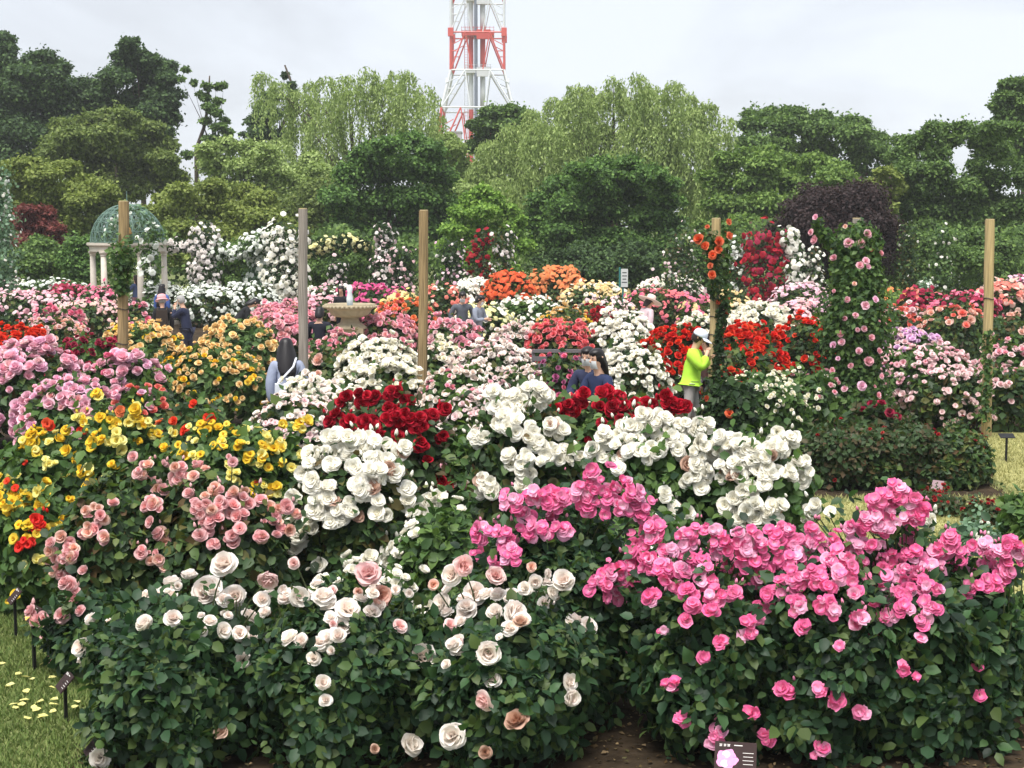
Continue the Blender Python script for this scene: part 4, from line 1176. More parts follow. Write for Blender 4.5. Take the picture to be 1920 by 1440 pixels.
# ------------------------------------------------------------------ domed pavilion
M_IRON = mat_plain('green_ironwork', G(98, 126, 114), rough=.6, noise=.25, scale=14)
M_STONEW = mat_plain('white_stone', G(214, 204, 190), rough=.7, noise=.12, scale=8)
def pavilion():
    Y = 48.0; k = mpp(Y); c = at(240, 455, Y)
    zr = c[2]; R = 68 * k; zt = at(240, 383, Y)[2]
    root = empty('garden_pavilion', (c[0], Y, 0), 0, 'white-columned round pavilion with green lattice dome behind the first log post', 'pavilion')
    MB().lathe([(R * 1.35, 0), (R * 1.35, .12), (R * 1.22, .121), (R * 1.22, .24)], 32).build('step', M_STONEW, root)
    # ring beam
    mb = MB(); n = 40
    pts = []
    prof = [(R * .90, 0), (R * 1.03, 0), (R * 1.03, .14), (R * 1.10, .2), (R * 1.10, .27), (R * .90, .27)]
    V = []; F = []
    for i in range(n):
        a = 2 * PI * i / n
        for r, z in prof: V.append((r * math.cos(a), r * math.sin(a), zr - .27 + z))
    m = len(prof)
    for i in range(n):
        for j in range(m):
            F.append((i * m + j, ((i + 1) % n) * m + j, ((i + 1) % n) * m + (j + 1) % m, i * m + (j + 1) % m))
    mb.add(V, F).build('ring_beam', M_STONEW, root)
    for i in range(6):
        a = 2 * PI * (i + .04) / 6
        x, y = R * .97 * math.cos(a), R * .97 * math.sin(a)
        H = zr - .27 - .24
        p = empty('column', (x, y, .24)); p.parent = root
        MB().lathe([(.095, .12), (.105, H * .35), (.085, H - .16)], 16).build('shaft', M_STONEW, p, smooth=True)
        MB().lathe([(.14, 0), (.14, .05), (.12, .07), (.125, .1), (.10, .12)], 16).build('plinth', M_STONEW, p)
        MB().lathe([(.088, H - .16), (.10, H - .13), (.095, H - .10), (.135, H - .04), (.135, H)], 16).build('capital', M_STONEW, p)
    hd = zt - zr
    def dp(a, t):
        return (R * math.cos(t) * math.cos(a), R * math.cos(t) * math.sin(a), zr + hd * math.sin(t))
    for i in range(16):
        a = 2 * PI * i / 16
        MB().tube([dp(a, t * PI / 2 * .98) for t in np.linspace(0, 1, 10)], .022, 5).build('rib', M_IRON, root)
    for t in (.02, .3, .58, .84, 1.08, 1.3):
        MB().tube([dp(2 * PI * j / 32, t) for j in range(33)], .016, 4).build('hoop', M_IRON, root)
    sc = MB()
    rs = random.Random(4)
    for i in range(16):
        for t0, t1 in ((.02, .3), (.3, .58), (.58, .84), (.84, 1.08)):
            a0, a1 = 2 * PI * i / 16, 2 * PI * (i + 1) / 16
            am, tm = (a0 + a1) / 2, (t0 + t1) / 2
            for q in range(2):
                cx = .22 if q else -.22
                sc.tube([dp(am + (a1 - a0) * (cx + .2 * math.cos(w)), tm + (t1 - t0) * .42 * math.sin(w)) for w in np.linspace(0, 2 * PI, 9)], .012, 4, False)
            sc.tube([dp(a0, t0), dp(a1, t1)], .011, 4, False); sc.tube([dp(a1, t0), dp(a0, t1)], .011, 4, False)
    o = sc.build('scrollwork', M_IRON, root); o['kind'] = 'stuff'
    MB().lathe([(.05, zt - .02), (.08, zt + .05), (.03, zt + .1), (.02, zt + .14), (.012, zt + .42)], 10).build('finial', M_IRON, root)
    orn = MB()
    orn.lathe([(.06, 0), (.14, .05), (.1, .2), (.02, .28)], 10, (.3, -R * 1.02, zr + .25)).build('ornament', mat_plain('rusty_gold', G(160, 124, 70), rough=.5), root)
pavilion()
climber('white rose climbing the shaded side of the green-domed pavilion', [(300, 440), (278, 450), (286, 520), (284, 600)], [12, 26, 13, 15], 'greenwhite', 13, 84, 46.4, 'mid', 900, 8)
climber('thin rose shoots creeping over the pavilion dome', [(205, 440), (225, 400), (260, 392), (290, 430)], [8, 12, 14, 14], 'greenwhite', 8, 14, 46.3, 'grey', 260, 8)

# ------------------------------------------------------------------ log posts
M_LOG_A = mat_plain('log_brown', G(172, 146, 104), rough=.85, noise=.5, scale=5, bump=.9, stretch=(11, 11, .4))
M_LOG_B = mat_plain('log_grey', G(166, 156, 144), rough=.85, noise=.42, scale=5, bump=.9, stretch=(11, 11, .4))
M_LOG_C = mat_plain('log_tan', G(198, 174, 126), rough=.85, noise=.42, scale=5, bump=.9, stretch=(11, 11, .4))
M_WIRE = mat_plain('wire_tie', G(58, 46, 36), rough=.6)
def log_post(label, px, ytop, pxb, mat, Y, bands, wpx=19):
    k = mpp(Y); T = at(px, ytop, Y)
    B = at(pxb, ytop + 400, Y)
    root = empty('log_post', (B[0], Y, 0), 0, label, 'post', 'rough log posts standing in the rose beds')
    rs = random.Random(int(px))
    r = wpx * k / 2; H = T[2]
    dx = T[0] - B[0]
    pts = [(dx * t + rs.uniform(-.006, .006), 0, H * t) for t in (0, .15, .3, .45, .6, .75, .9, 1)]
    rad = [r * (1.06 - .1 * t + rs.uniform(-.025, .025)) for t in (0, .15, .3, .45, .6, .75, .9, 1)]
    mb = MB().tube(pts, rad, 16)
    mb.build('shaft', mat, root, smooth=False)
    MB().lathe([(r * .9, 0), (r * .84, .012)], 14, (dx, 0, H + .001)).build('sawn_top', mat_plain('sawn_wood', G(186, 168, 128), rough=.9, noise=.3, scale=30), root)
    for py in bands:
        z = at(px, py, Y)[2]; t = z / H
        b = MB()
        b.tube([(dx * t + math.cos(a) * r * 1.07, math.sin(a) * r * 1.07, z + .012 * math.sin(a * 2)) for a in np.linspace(0, 2 * PI, 15)], .008, 4, False)
        b.build('wire_tie', M_WIRE, root)
    return root
PY = 22.4
log_post('tan log post with ivy tuft in front of the green-domed pavilion', 232, 378, 228, M_LOG_A, PY, (579, 644), 20)
log_post('bare greyish log post beside the long-haired visitor with the white bag', 568, 392, 568, M_LOG_B, PY, (), 18)
log_post('bare brown log post between the stone fountain and the couple in grey', 795, 395, 791, M_LOG_A, PY, (), 18)
log_post('tan log post with orange climbing roses beside the lime-jacketed visitor', 1343, 410, 1336, M_LOG_C, PY, (594, 628, 668), 18)
log_post('grey log post topping the pink climbing pillar', 1606, 410, 1600, M_LOG_B, PY, (), 17)
log_post('bare tan log post nearest the picture edge beyond the clipped bushes', 1856, 412, 1849, M_LOG_C, PY, (560,), 18)

# ------------------------------------------------------------------ stone fountain
def fountain():
    Y = 32.5; k = mpp(Y); c = at(656, 572, Y); zt = c[2]; m = mat_plain('sandstone', G(178, 164, 136), rough=.85, noise=.18, scale=10, bump=.2)
    root = empty('stone_fountain', (c[0], Y, 0), 0, 'sandstone bowl fountain on a square pedestal among pink roses', 'fountain')
    z = lambda py: at(656, py, Y)[2]
    MB().box((0, 0, z(690) / 2 + .0), (1.5, 1.5, max(.1, z(690)))).build('base_slab', m, root)
    zb = max(.1, z(690))
    MB().box((0, 0, (z(614) + zb) / 2), (.62, .62, z(614) - zb), taper=1).build('pedestal', m, root)
    MB().lathe([(.38, z(616)), (.36, z(612)), (.21, z(604)), (.19, z(596)), (.3, z(592))], 28).build('stem', m, root, smooth=True)
    R = 49 * k
    prof = [(.3, z(594)), (R * .72, z(590)), (R * .80, z(583)), (R * .84, z(580)), (R * .96, z(577)), (R, z(573)), (R * .98, z(570)), (R * .9, z(571)), (R * .8, z(580)), (.1, z(583))]
    MB().lathe(prof, 48).build('bowl', m, root, smooth=False)
    for i in range(36):
        a = 2 * PI * i / 36
        if math.sin(a) > .45: continue
        MB().lathe([(.018, -.03), (.036, -.012), (.036, .012), (.018, .03)], 6, (math.cos(a) * R * .995, math.sin(a) * R * .995, z(574.5))).build('rim_bead', m, root)
    mw = mat_plain('water_white', G(226, 230, 232), rough=.2, spec=.6)
    jet = MB().lathe([(.06, z(576)), (.075, z(560)), (.05, z(548)), (.07, z(540)), (.03, z(534))], 12)
    jet.build('water_jet', mw, root, smooth=True)
    MB().lathe([(R * .78, z(577.5)), (R * .77, z(577.2))], 32).build('water', mat_plain('pool_water', G(120, 130, 128), rough=.05), root)
fountain()

# ------------------------------------------------------------------ plaques
M_PL = mat_plain('plaque_face', G(60, 48, 47), rough=.8, spec=.1, noise=.12, scale=30)
M_PB = mat_plain('black_post', G(20, 20, 22), rough=.5)
M_PLATE_B = mat_plain('plaque_pale', G(150, 172, 192), rough=.2)
M_INK = mat_plain('plaque_letter', G(214, 208, 204), rough=.5)
def plaque(label, px, pyb, hpx, rz, face, pic, w=.17, tilt=50, text=True, d=.13):
    g = ground(px, pyb); Y = g[1]; k = mpp(Y); H = hpx * k
    root = empty('plant_plaque', (g[0], Y, 0), rz, label, 'plaque', 'rose name plaques on black stakes')
    MB().box((0, 0, H / 2), (.028, .02, H)).build('stake', M_PB, root)
    f = empty('name_plate', (0, 0, H)); f.parent = root; f.rotation_euler = (math.radians(tilt), 0, 0)
    MB().box((0, 0, .0), (w, d, .008)).build('board', face, f)
    MB().box((0, 0, -.012), (.06, .05, .014)).build('bracket', M_PB, f)
    if pic is not None:
        p = MB(); n = 40
        V = [(-w * .2, -d * .12, .0052)]
        for i in range(n):
            a = 2 * PI * i / n; q = 1 + .10 * math.cos(5 * a + .4) + .04 * math.cos(11 * a)
            V.append((-w * .2 + .25 * w * q * math.cos(a), -d * .12 + .34 * d * q * math.sin(a), .0052))
        p.add(V, [(0, 1 + i, 1 + (i + 1) % n) for i in range(n)]).build('flower_picture', pic, f)
        for j in range(5):
            a = 2 * PI * j / 5 + .5; e = MB(); cx, cy = -w * .2 + .13 * w * math.cos(a), -d * .12 + .17 * d * math.sin(a)
            e.add([(cx, cy, .0058 + .0002 * j)] + [(cx + .10 * w * math.cos(t) , cy + .13 * d * math.sin(t), .0058 + .0002 * j) for t in np.linspace(0, 2 * PI, 13)[:-1]], [(0, 1 + i, 1 + (i + 1) % 12) for i in range(12)])
            e.build('picture_petal', (mat_plain('picture_light', G(240, 170, 214), rough=.4) if pic.name.startswith('picture_pink') else mat_plain('picture_gold', G(236, 206, 120), rough=.4)) if j % 2 else pic, f)
    if text:
        t = MB()
        for i, (x0, ww) in enumerate(((-.36, .07), (-.26, .06), (-.17, .07))):
            # small square characters
            x = x0 * w; y = d * .36
            t.box((x, y + .006, .0052), (ww * w, .003, .002)); t.box((x, y - .004, .0052), (ww * w * .9, .003, .002)); t.box((x - .003, y, .0052), (.003, .016, .002)); t.box((x + .004, y - .001, .0052), (.003, .012, .002))
        t.box((.06 * w, d * .37, .0052), (.2 * w, .005, .002))
        for j in range(4): t.box((.3 * w, d * (.12 - .13 * j), .0052), (.26 * w * (1 - .1 * (j % 2)), .003, .001))
        t.build('lettering', M_INK, f)
    return root
plaque('plaque with a pink flower picture under the hot pink roses', 1378, 1484, 70, math.radians(-10), M_PL, mat_plain('picture_pink', G(226, 130, 196), rough=.4, noise=.25, scale=40), .235, 42, True, .18)
plaque('brown plaque with a yellow flower picture beside the salmon roses', 65, 1258, 112, math.radians(-52), M_PL, mat_plain('picture_yellow', G(222, 180, 80), rough=.4), .17, 50)
plaque('plaque seen edge-on beside the fallen yellow petals', 124, 1354, 80, math.radians(-62), M_PL, None, .17, 48)
plaque('plaque seen edge-on farther along the lawn, behind the yellow-pictured one', 30, 1196, 82, math.radians(-62), M_PL, None, .17, 48)
plaque('plaque stake at the picture edge beyond the others on the lawn', 0, 1118, 60, math.radians(-62), M_PL, None, .17, 48)
plaque('plaque half hidden behind the lone blush rose in the bottom corner', 176, 1432, 34, math.radians(-62), M_PL, None, .15, 48)
plaque('pale blue-faced plaque by the low red bedding plants', 1893, 1010, 38, math.radians(30), M_PLATE_B, None, .15, 60, False)
plaque('dark plaque on the lawn under the outermost log post', 1886, 866, 50, 0, M_PB, None, .2, 20, False)
plaque('small pink-grey plaque in front of the clipped dark bushes', 1757, 936, 26, math.radians(-40), mat_plain('plaque_pink', G(156, 130, 136), rough=.4), None, .14, 60, False)

# ------------------------------------------------------------------ bench rail behind the masked visitors
def bench():
    a = at(998, 658, 23.0); b = at(1098, 660, 23.0); w = b[0] - a[0]; z = a[2]
    m = mat_plain('bench_metal', G(112, 106, 108), rough=.5)
    root = empty('garden_bench', ((a[0] + b[0]) / 2, 23.0, 0), 0, 'grey garden bench seen from behind above the plum roses', 'bench')
    MB().box((0, 0, z), (w, .05, .05)).build('top_rail', m, root)
    for j in range(3): MB().box((0, -.01, z - .12 - .11 * j), (w * .97, .025, .07)).build('back_slat', m, root)
    for s in (-1, 1):
        MB().box((s * w * .48, .02, z / 2), (.05, .05, z)).build('leg', m, root)
        MB().box((s * w * .48, .48, .22), (.05, .05, .44)).build('leg', m, root)
    for j in range(3): MB().box((0, .12 + .15 * j, .45), (w * .97, .12, .03)).build('seat_slat', m, root)
bench()
def park_sign():
    Y = 47.0; c = at(1168, 540, Y)
    root = empty('notice_board', (c[0], Y, 0), 0, 'small white notice board with teal edge among the yellow roses', 'sign')
    zt = at(1168, 503, Y)[2]; k = mpp(Y)
    MB().box((0, 0, (zt - .3) / 2), (.06, .06, zt - .3)).build('post', mat_plain('sign_teal', G(50, 120, 116), rough=.5), root)
    MB().box((.04, -.05, zt - 18 * k), (13 * k, .03, 34 * k)).build('board', mat_plain('sign_white', G(206, 208, 204), rough=.5), root)
    MB().box((-6.5 * k, -.05, zt - 17 * k), (3 * k, .05, 38 * k)).build('edge_strip', mat_plain('sign_teal', G(50, 120, 116)), root)
    t = MB()
    for j, ww in enumerate((8, 9, 7, 10)): t.box((.04, -.068, zt - (8 + 6 * j) * k), (ww * k, .004, 1.6 * k))
    t.build('lettering', mat_plain('sign_ink', G(60, 64, 66)), root)
park_sign()

# ------------------------------------------------------------------ thin damp air
def haze():
    me = bpy.data.meshes.new('haze')
    x, y0, y1, z0, z1 = 75, -2.5, 330, -1.0, 66
    V = [(-x, y0, z0), (x, y0, z0), (x, y1, z0), (-x, y1, z0), (-x, y0, z1), (x, y0, z1), (x, y1, z1), (-x, y1, z1)]
    me.from_pydata(V, [], [(0, 3, 2, 1), (4, 5, 6, 7), (0, 1, 5, 4), (1, 2, 6, 5), (2, 3, 7, 6), (3, 0, 4, 7)]); me.update()
    m, nt, out = _mat('damp_air')
    v = nd(nt, 'ShaderNodeVolumePrincipled')
    v.inputs['Color'].default_value = (.93, .95, .98, 1); v.inputs['Density'].default_value = .0005; v.inputs['Anisotropy'].default_value = 0.0
    nt.links.new(v.outputs[0], out.inputs['Volume'])
    me.materials.append(m)
    link('haze', me, kind='stuff')
haze()
# ------------------------------------------------------------------ rose bushes, far to near
SEED[0] = 3001
B = rose_bush
# --- far rows
B('pale white roses at the foot of the wine-red shrub', 90, 524, 88, 1.35, 'greenwhite', 8, 165, leaf='mid')
B('whitish pink roses cut by the picture edge under the white climber', 15, 522, 55, 1.3, 'palepink', 8, 210, leaf='mid', mix=('white', .5))
B('dark crimson rose bush before the pavilion columns', 130, 535, 50, 1.3, 'crimson', 8, 210, mix=('rosepink', .4))
B('rose-pink bush at the foot of the leftmost pavilion column', 185, 540, 40, 1.25, 'rosepink', 9, 165, mix=('pink', .3))
B('broad pale pink bush above the scarlet roses', 50, 545, 105, 1.3, 'pink', 9, 300, mix=('palepink', .5))
B('salmon and pink mixed bush left of the ivy-tufted post', 165, 560, 88, 1.25, 'salmon', 9, 300, mix=('peach', .4))
B('white roses just right of the pavilion', 300, 530, 61, 1.3, 'greenwhite', 8, 300, leaf='dark')
B('white roses behind the grey-haired visitor', 385, 534, 55, 1.3, 'greenwhite', 8, 300, leaf='dark')
B('white roses behind the stooping visitor in black', 458, 530, 61, 1.35, 'greenwhite', 8, 300, leaf='dark')
B('white low roses beside the fountain jet', 610, 532, 53, 1.3, 'white', 8, 188, leaf='dark', mix=('pink', .25))
B('magenta roses right of the fountain jet', 712, 536, 73, 1.35, 'magenta', 9, 300, mix=('rosepink', .3))
B('yellow and orange mixed bush behind the bare brown post', 757, 549, 46, 1.25, 'apricot', 9, 165, mix=('paleyellow', .45))
B('coral roses just right of the bare brown post top row', 832, 540, 46, 1.3, 'coral', 9, 165, mix=('cream', .2))
B('domed white rose bush behind the couple in grey', 890, 523, 40, 1.4, 'white', 9, 283)
B('fiery orange-red rose mound, the darker of two', 955, 513, 48, 1.6, 'tangerine', 10, 300)
B('bright orange rose mound, the taller of two', 1042, 500, 51, 1.7, 'orange', 10, 300)
B('white roses under the orange mounds', 985, 560, 72, 1.25, 'white', 9, 236, leaf='mid', mix=('cream', .4))
B('peach-yellow roses before the shaded maple-like tree', 1118, 530, 64, 1.3, 'apricot', 9, 300, mix=('cream', .25))
B('small pale pink roses under the peach-yellow ones', 1140, 556, 57, 1.2, 'palepink', 9, 165, mix=('apricot', .25))
B('cream roses on tall stems beside the notice board', 1258, 517, 73, 1.35, 'cream', 9, 188, leaf='mid', mix=('palepink', .2))
B('raspberry-pink roses above the wide-brimmed pink hat', 1235, 541, 66, 1.25, 'coralpink', 9, 188, mix=('rosepink', .4))
B('raspberry roses left of the orange-rose post', 1318, 555, 46, 1.2, 'rosepink', 9, 118, mix=('apricot', .2))
B('apricot roses right behind the orange-rose post', 1375, 538, 33, 1.3, 'apricot', 9, 70)
B('dusty lilac-pink roses beneath the white arch column', 1498, 540, 55, 1.25, 'lilac', 10, 188, mix=('palepink', .4))
B('salmon-pink roses left of the pink climbing pillar', 1500, 566, 53, 1.2, 'salmon', 10, 210, mix=('lilac', .4))
B('small rusty orange roses right of the climbing pillar', 1690, 538, 50, 1.25, 'orange', 8, 84, leaf='light')
B('crimson and coral bush beyond the lavender-pink roses', 1725, 544, 46, 1.25, 'crimson', 10, 165, mix=('coral', .3))
B('raspberry-red bush left of the outermost post', 1815, 548, 57, 1.25, 'crimson', 10, 260, mix=('rosepink', .5))
B('greenish white bush behind the outermost post', 1815, 505, 61, 1.4, 'greenwhite', 8, 236, leaf='grey')
B('greenish white low tuft between the two leafy columns', 1738, 526, 24, 1.25, 'greenwhite', 8, 59, leaf='grey')
B('orange-salmon roses at the picture edge beyond the outermost post', 1880, 530, 57, 1.3, 'peach', 11, 260, mix=('coral', .4))
B('mauve-pink roses behind the orange-salmon ones at the picture edge', 1906, 519, 46, 1.35, 'lilac', 9, 188, mix=('magenta', .25))
B('coral-pink bush in front of the crimson and coral one', 1690, 574, 68, 1.2, 'coral', 11, 210, mix=('palepink', .35))
B('peach-coral large roses over dark leaves left of the outermost post', 1795, 574, 68, 1.3, 'coral', 15, 59, mix=('peach', .5), leaf='dark', vpow=.6)
# --- middle distance
B('salmon-pink roses at the left of the fountain bowl', 600, 556, 55, 1.25, 'pink', 10, 210, mix=('salmon', .4))
B('wide pink rose bush between stooping visitor and grey post', 522, 566, 73, 1.25, 'pink', 11, 300, mix=('salmon', .35))
B('hot pink roses left of the ivy-tufted post', 110, 578, 51, 1.2, 'rosepink', 10, 118, mix=('pink', .5))
B('pink roses right under the pavilion steps', 258, 572, 37, 1.2, 'pink', 11, 79, mix=('rosepink', .5))
B('coral bush with green heart right of the fountain', 760, 572, 62, 1.25, 'coral', 11, 165, mix=('orange', .3))
B('pale yellow roses beside the couple in grey', 905, 566, 61, 1.2, 'creamyellow', 11, 210, mix=('white', .35))
B('golden yellow roses below the white ones at mid garden', 1055, 580, 53, 1.2, 'apricot', 10, 141, mix=('yellow', .3))
B('dark red roses beside the golden yellow ones', 1112, 572, 44, 1.2, 'deepred', 10, 118)
B('white bush behind the orange-rose post', 1422, 566, 68, 1.3, 'white', 12, 300)
B('white bush between hat and orange-rose post', 1322, 588, 53, 1.2, 'white', 11, 188)
B('faded coral and blush bush above the scarlet roses', 100, 596, 77, 1.2, 'peach', 10, 141, mix=('palepink', .4))
B('lilac patch right above the scarlet roses', 75, 598, 46, 1.15, 'lavender', 10, 93, mix=('palepink', .4))
B('pink bush at the right rim of the fountain bowl', 722, 590, 55, 1.2, 'pink', 13, 165, mix=('salmon', .3))
B('soft pink bush right of the bare brown post', 845, 592, 55, 1.2, 'pink', 13, 165, mix=('palepink', .35))
B('pink bush in front of the grey post', 540, 592, 57, 1.2, 'pink', 13, 188, mix=('salmon', .4))
B('apricot rose bush at the feet of the pink-hatted visitor', 268, 606, 81, 1.2, 'apricot', 13, 176, leaf='mid', mix=('yellow', .15))
B('apricot rose bush right of the navy-coated visitor', 452, 602, 73, 1.25, 'apricot', 14, 141, leaf='mid')
B('coral-pink dense bush above the bench', 1065, 608, 66, 1.25, 'coralpink', 12, 300)
B('blush-white airy bush left of the coral-pink one', 968, 606, 68, 1.25, 'blushwhite', 11, 300, mix=('palepink', .3))
B('scarlet-red rose mound cut by the picture edge', 28, 612, 79, 1.3, 'scarlet', 14, 300)
B('pink roses beneath the sandstone fountain', 640, 622, 68, 1.2, 'salmon', 13, 93, mix=('pink', .5))
B('white shrub rose mound with the wide-brimmed hat behind it', 1175, 588, 79, 1.45, 'white', 13, 300, kind='open')
B('red and orange bush beside the lime-jacketed visitor', 1270, 614, 64, 1.3, 'red', 14, 210, mix=('scarlet', .4), leaf='dark')
B('scarlet bush right of the orange-rose post', 1400, 618, 68, 1.3, 'scarlet', 14, 260, mix=('red', .4))
B('red-orange bush left of the pink climbing pillar', 1500, 610, 55, 1.3, 'red', 13, 188, mix=('scarlet', .5))
B('dark leafy bush with few coral roses at the picture edge behind the last post', 1895, 588, 50, 1.3, 'peach', 15, 10, leaf='dark')
B('lavender-pink heap right of the pink climbing pillar', 1690, 624, 68, 1.3, 'lavender', 12, 300, mix=('palepink', .3))
B('crimson scattered roses left of the ivy-tufted post', 165, 628, 72, 1.25, 'crimson', 13, 93, leaf='mid', vpow=.6)
B('cream-yellow tall bush left of the bare brown post', 712, 634, 73, 1.35, 'cream', 15, 283, kind='open')
B('cream and blush mixed bush right of the bare brown post', 838, 640, 62, 1.25, 'blushwhite', 13, 141, mix=('cream', .5), vpow=.7)
B('dense blush-white bush left of the bench', 930, 636, 84, 1.3, 'blushwhite', 12, 300, mix=('palepink', .2), kind='open')
B('dark leafy bush with few salmon roses beside the grey post', 615, 638, 56, 1.25, 'peach', 18, 25, leaf='dark', vpow=.5)
B('yellow-orange rose bush full of small blooms above the yellow bed', 405, 646, 116, 1.3, 'apricot', 12, 260, leaf='mid', mix=('yellow', .3), vpow=.3)
B('greenish gap bush with few apricot roses under the ivy-tufted post', 255, 650, 60, 1.2, 'apricot', 13, 16, leaf='mid')
B('white shrub rose skirt beside the masked visitors', 1185, 650, 68, 1.35, 'white', 12, 300, kind='open', vpow=.3)
B('plum-magenta roses under the bench rail', 1058, 668, 55, 1.2, 'plum', 12, 93, mix=('rosepink', .3), vpow=.7)
B('soft pink trailing bush right of the climbing pillar', 1745, 648, 90, 1.25, 'palepink', 12, 300, mix=('climbpink', .3), leaf='mid', kind='open', vpow=.8)
B('pale pink bush behind the outermost post at the picture edge', 1885, 640, 68, 1.25, 'palepink', 13, 165, mix=('climbpink', .4), leaf='mid', vpow=.6)
B('low scarlet roses left of the climbing pillar base', 1400, 660, 77, 1.15, 'red', 15, 79, mix=('scarlet', .5), leaf='dark', vpow=.4)
B('lilac-pink large roses at the picture edge', 42, 654, 108, 1.4, 'lilac', 21, 300, mix=('palepink', .12), vpow=.8)
B('lilac-pink loose roses below the ivy-tufted post', 228, 664, 86, 1.3, 'lilac', 20, 84, mix=('rosepink', .15), leaf='mid')
B('blush roses on sparse leaves beneath the outermost post', 1790, 682, 94, 1.02, 'palepink', 12, 130, leaf='dark', vpow=.4, kind='open')
B('light green bush sprinkled with tiny white roses', 1430, 706, 92, 1.05, 'cream', 9, 130, leaf='mid', vpow=.4)
B('leafy bush with a few white and pink roses left of the pillar base', 1515, 690, 57, 1.1, 'cream', 10, 54, leaf='mid', mix=('climbpink', .3), vpow=.4)
B('green tangle around the foot of the orange-rose post', 1362, 716, 46, 1.05, 'climborange', 16, 3, leaf='hedge', cl=1)
B('dark green bush with two blush roses beyond the lawn plaque', 1890, 692, 60, .95, 'palepink', 14, 16, leaf='dark', vpow=.2)
B('cream bush behind the blush mound', 715, 682, 88, 1.25, 'cream', 16, 283, kind='open')
B('cream roses at the white bag', 600, 704, 73, 1.25, 'cream', 15, 300, mix=('blushwhite', .3), kind='open')
B('pinkish cream bush right of the brown post base', 858, 694, 73, 1.2, 'blushwhite', 13, 188, mix=('pink', .15), leaf='mid')
B('blush bush in front of the bench', 975, 700, 66, 1.2, 'blushwhite', 13, 141, mix=('palepink', .4), leaf='dark', vpow=.8)
B('lilac-pink dense front of the picture-edge bush', 130, 712, 88, 1.2, 'lilac', 19, 165, mix=('salmon', .1), leaf='mid')
B('lilac and coral mixed bush under the apricot one', 262, 728, 57, 1.1, 'lilac', 17, 59, mix=('coral', .35), leaf='mid')
B('orange and green bush above the yellow bed', 365, 752, 70, 1.0, 'orange', 18, 10, leaf='dark', cl=2)
B('blush-white spray bush over the yellow roses', 540, 742, 92, 1.25, 'blushwhite', 13, 300, mix=('palepink', .25), kind='open')
B('blush-white spray bush touching the dark red roses', 640, 724, 73, 1.2, 'blushwhite', 13, 283, mix=('cream', .4), kind='open')
B('pale blush bush between the dark red and the white heap', 880, 738, 73, 1.2, 'blushwhite', 13, 236, mix=('palepink', .4), leaf='mid', kind='open')
B('low crimson roses at the foot of the pink climbing pillar', 1640, 752, 64, .95, 'crimson', 16, 25, leaf='red', vpow=.4)

# --- clipped dark bushes on the dry lawn and bedding
for lab, px, yt, hw, h in (('clipped flowerless bush nearest the white roses on the dry lawn', 1575, 800, 92, .74), ('middle clipped flowerless bush with reddish tips', 1700, 800, 84, .74), ('outermost clipped flowerless bush beside the open lawn', 1798, 796, 76, .76)):
    B(lab, px, yt, hw, h, 'bedred', 7, 8, leaf='red' if px != 1798 else 'dark', name='clipped_bush', cat='bush', group='clipped flowerless bushes on the lawn', v0=.62, low=.85, leaf_px=13, leaves=3400, vpow=1.5, cl=1, lump=.26, ryk=.8)
for lab, px, yt, hw, h in (('green underside bush of the clipped trio front', 1640, 842, 80, .47), ('low green bush at the outer foot of the clipped trio', 1770, 846, 72, .45)):
    B(lab, px, yt, hw, h, 'bedred', 6, 3, leaf='dark', name='clipped_bush', cat='bush', group='clipped flowerless bushes on the lawn', v0=.62, low=.85, leaf_px=14, leaves=2200, cl=1)
for lab, px, yt, hw, h in (('low red-flowered bedding clump under the clipped bushes', 1755, 926, 56, .24), ('low red-flowered bedding clump towards the pale plaque', 1850, 944, 60, .24)):
    B(lab, px, yt, hw, h, 'bedred', 9, 24, leaf='red', name='bedding_plant', cat='bedding plant', group='low bedding plants on the lawn edge', leaf_px=10, leaves=1100, cl=1)
B('grey-green leafy bedding clump behind the hot pink roses', 1840, 990, 66, .22, 'greenwhite', 7, 3, leaf='grey', name='bedding_plant', cat='bedding plant', group='low bedding plants on the lawn edge', leaf_px=14, leaves=900, cl=1)
B('pale yellow rose at the picture edge over the blue plaque', 1915, 935, 26, .55, 'paleyellow', 26, 4, leaf='mid', cl=2)

# --- climbing roses, arches and columns
def arch_bar(root, W):
    m = mat_plain('arch_iron', G(60, 66, 62), rough=.5)
    MB().tube([Vector(p) + Vector((0, .05, 0)) for p in W], .018, 6).build('arch_rod', m, root)
climber('white and blush rose column rising above the arches', [(384, 436), (385, 480), (384, 600)], [18, 26, 24], 'dirtywhite', 9, 416, 49, 'hedge', 2250, 7, support=arch_bar)
climber('white rose garland on the arch from pavilion to column', [(318, 462), (345, 460), (384, 470)], [10, 14, 18], 'dirtywhite', 9, 144, 49, 'hedge', 750, 7, support=arch_bar)
climber('white rose garland on the arch between the two columns', [(400, 470), (440, 476), (485, 455), (520, 440)], [16, 15, 20, 22], 'greenwhite', 9, 304, 49, 'mid', 1500, 7, support=arch_bar)
climber('broad creamy white rose column beside the grey post', [(535, 438), (533, 500), (532, 600)], [30, 36, 36], 'cream', 11, 528, 48, 'hedge', 3300, 7, mix=('white', .5), support=arch_bar)
climber('greenish white climbing rose left of the creamy column', [(490, 455), (487, 520), (488, 600)], [24, 24, 22], 'greenwhite', 10, 240, 49.5, 'grey', 1950, 7)
climber('pale yellow garland on the arch right of the grey post', [(575, 470), (610, 458), (650, 452), (690, 460)], [16, 16, 15, 14], 'creamyellow', 9, 128, 50, 'hedge', 1500, 7, support=arch_bar)
climber('dusty pink climbing rose behind the fountain', [(632, 492), (635, 540), (636, 600)], [16, 20, 20], 'palepink', 8, 70, 49, 'hedge', 900, 7, mix=('dirtywhite', .5))
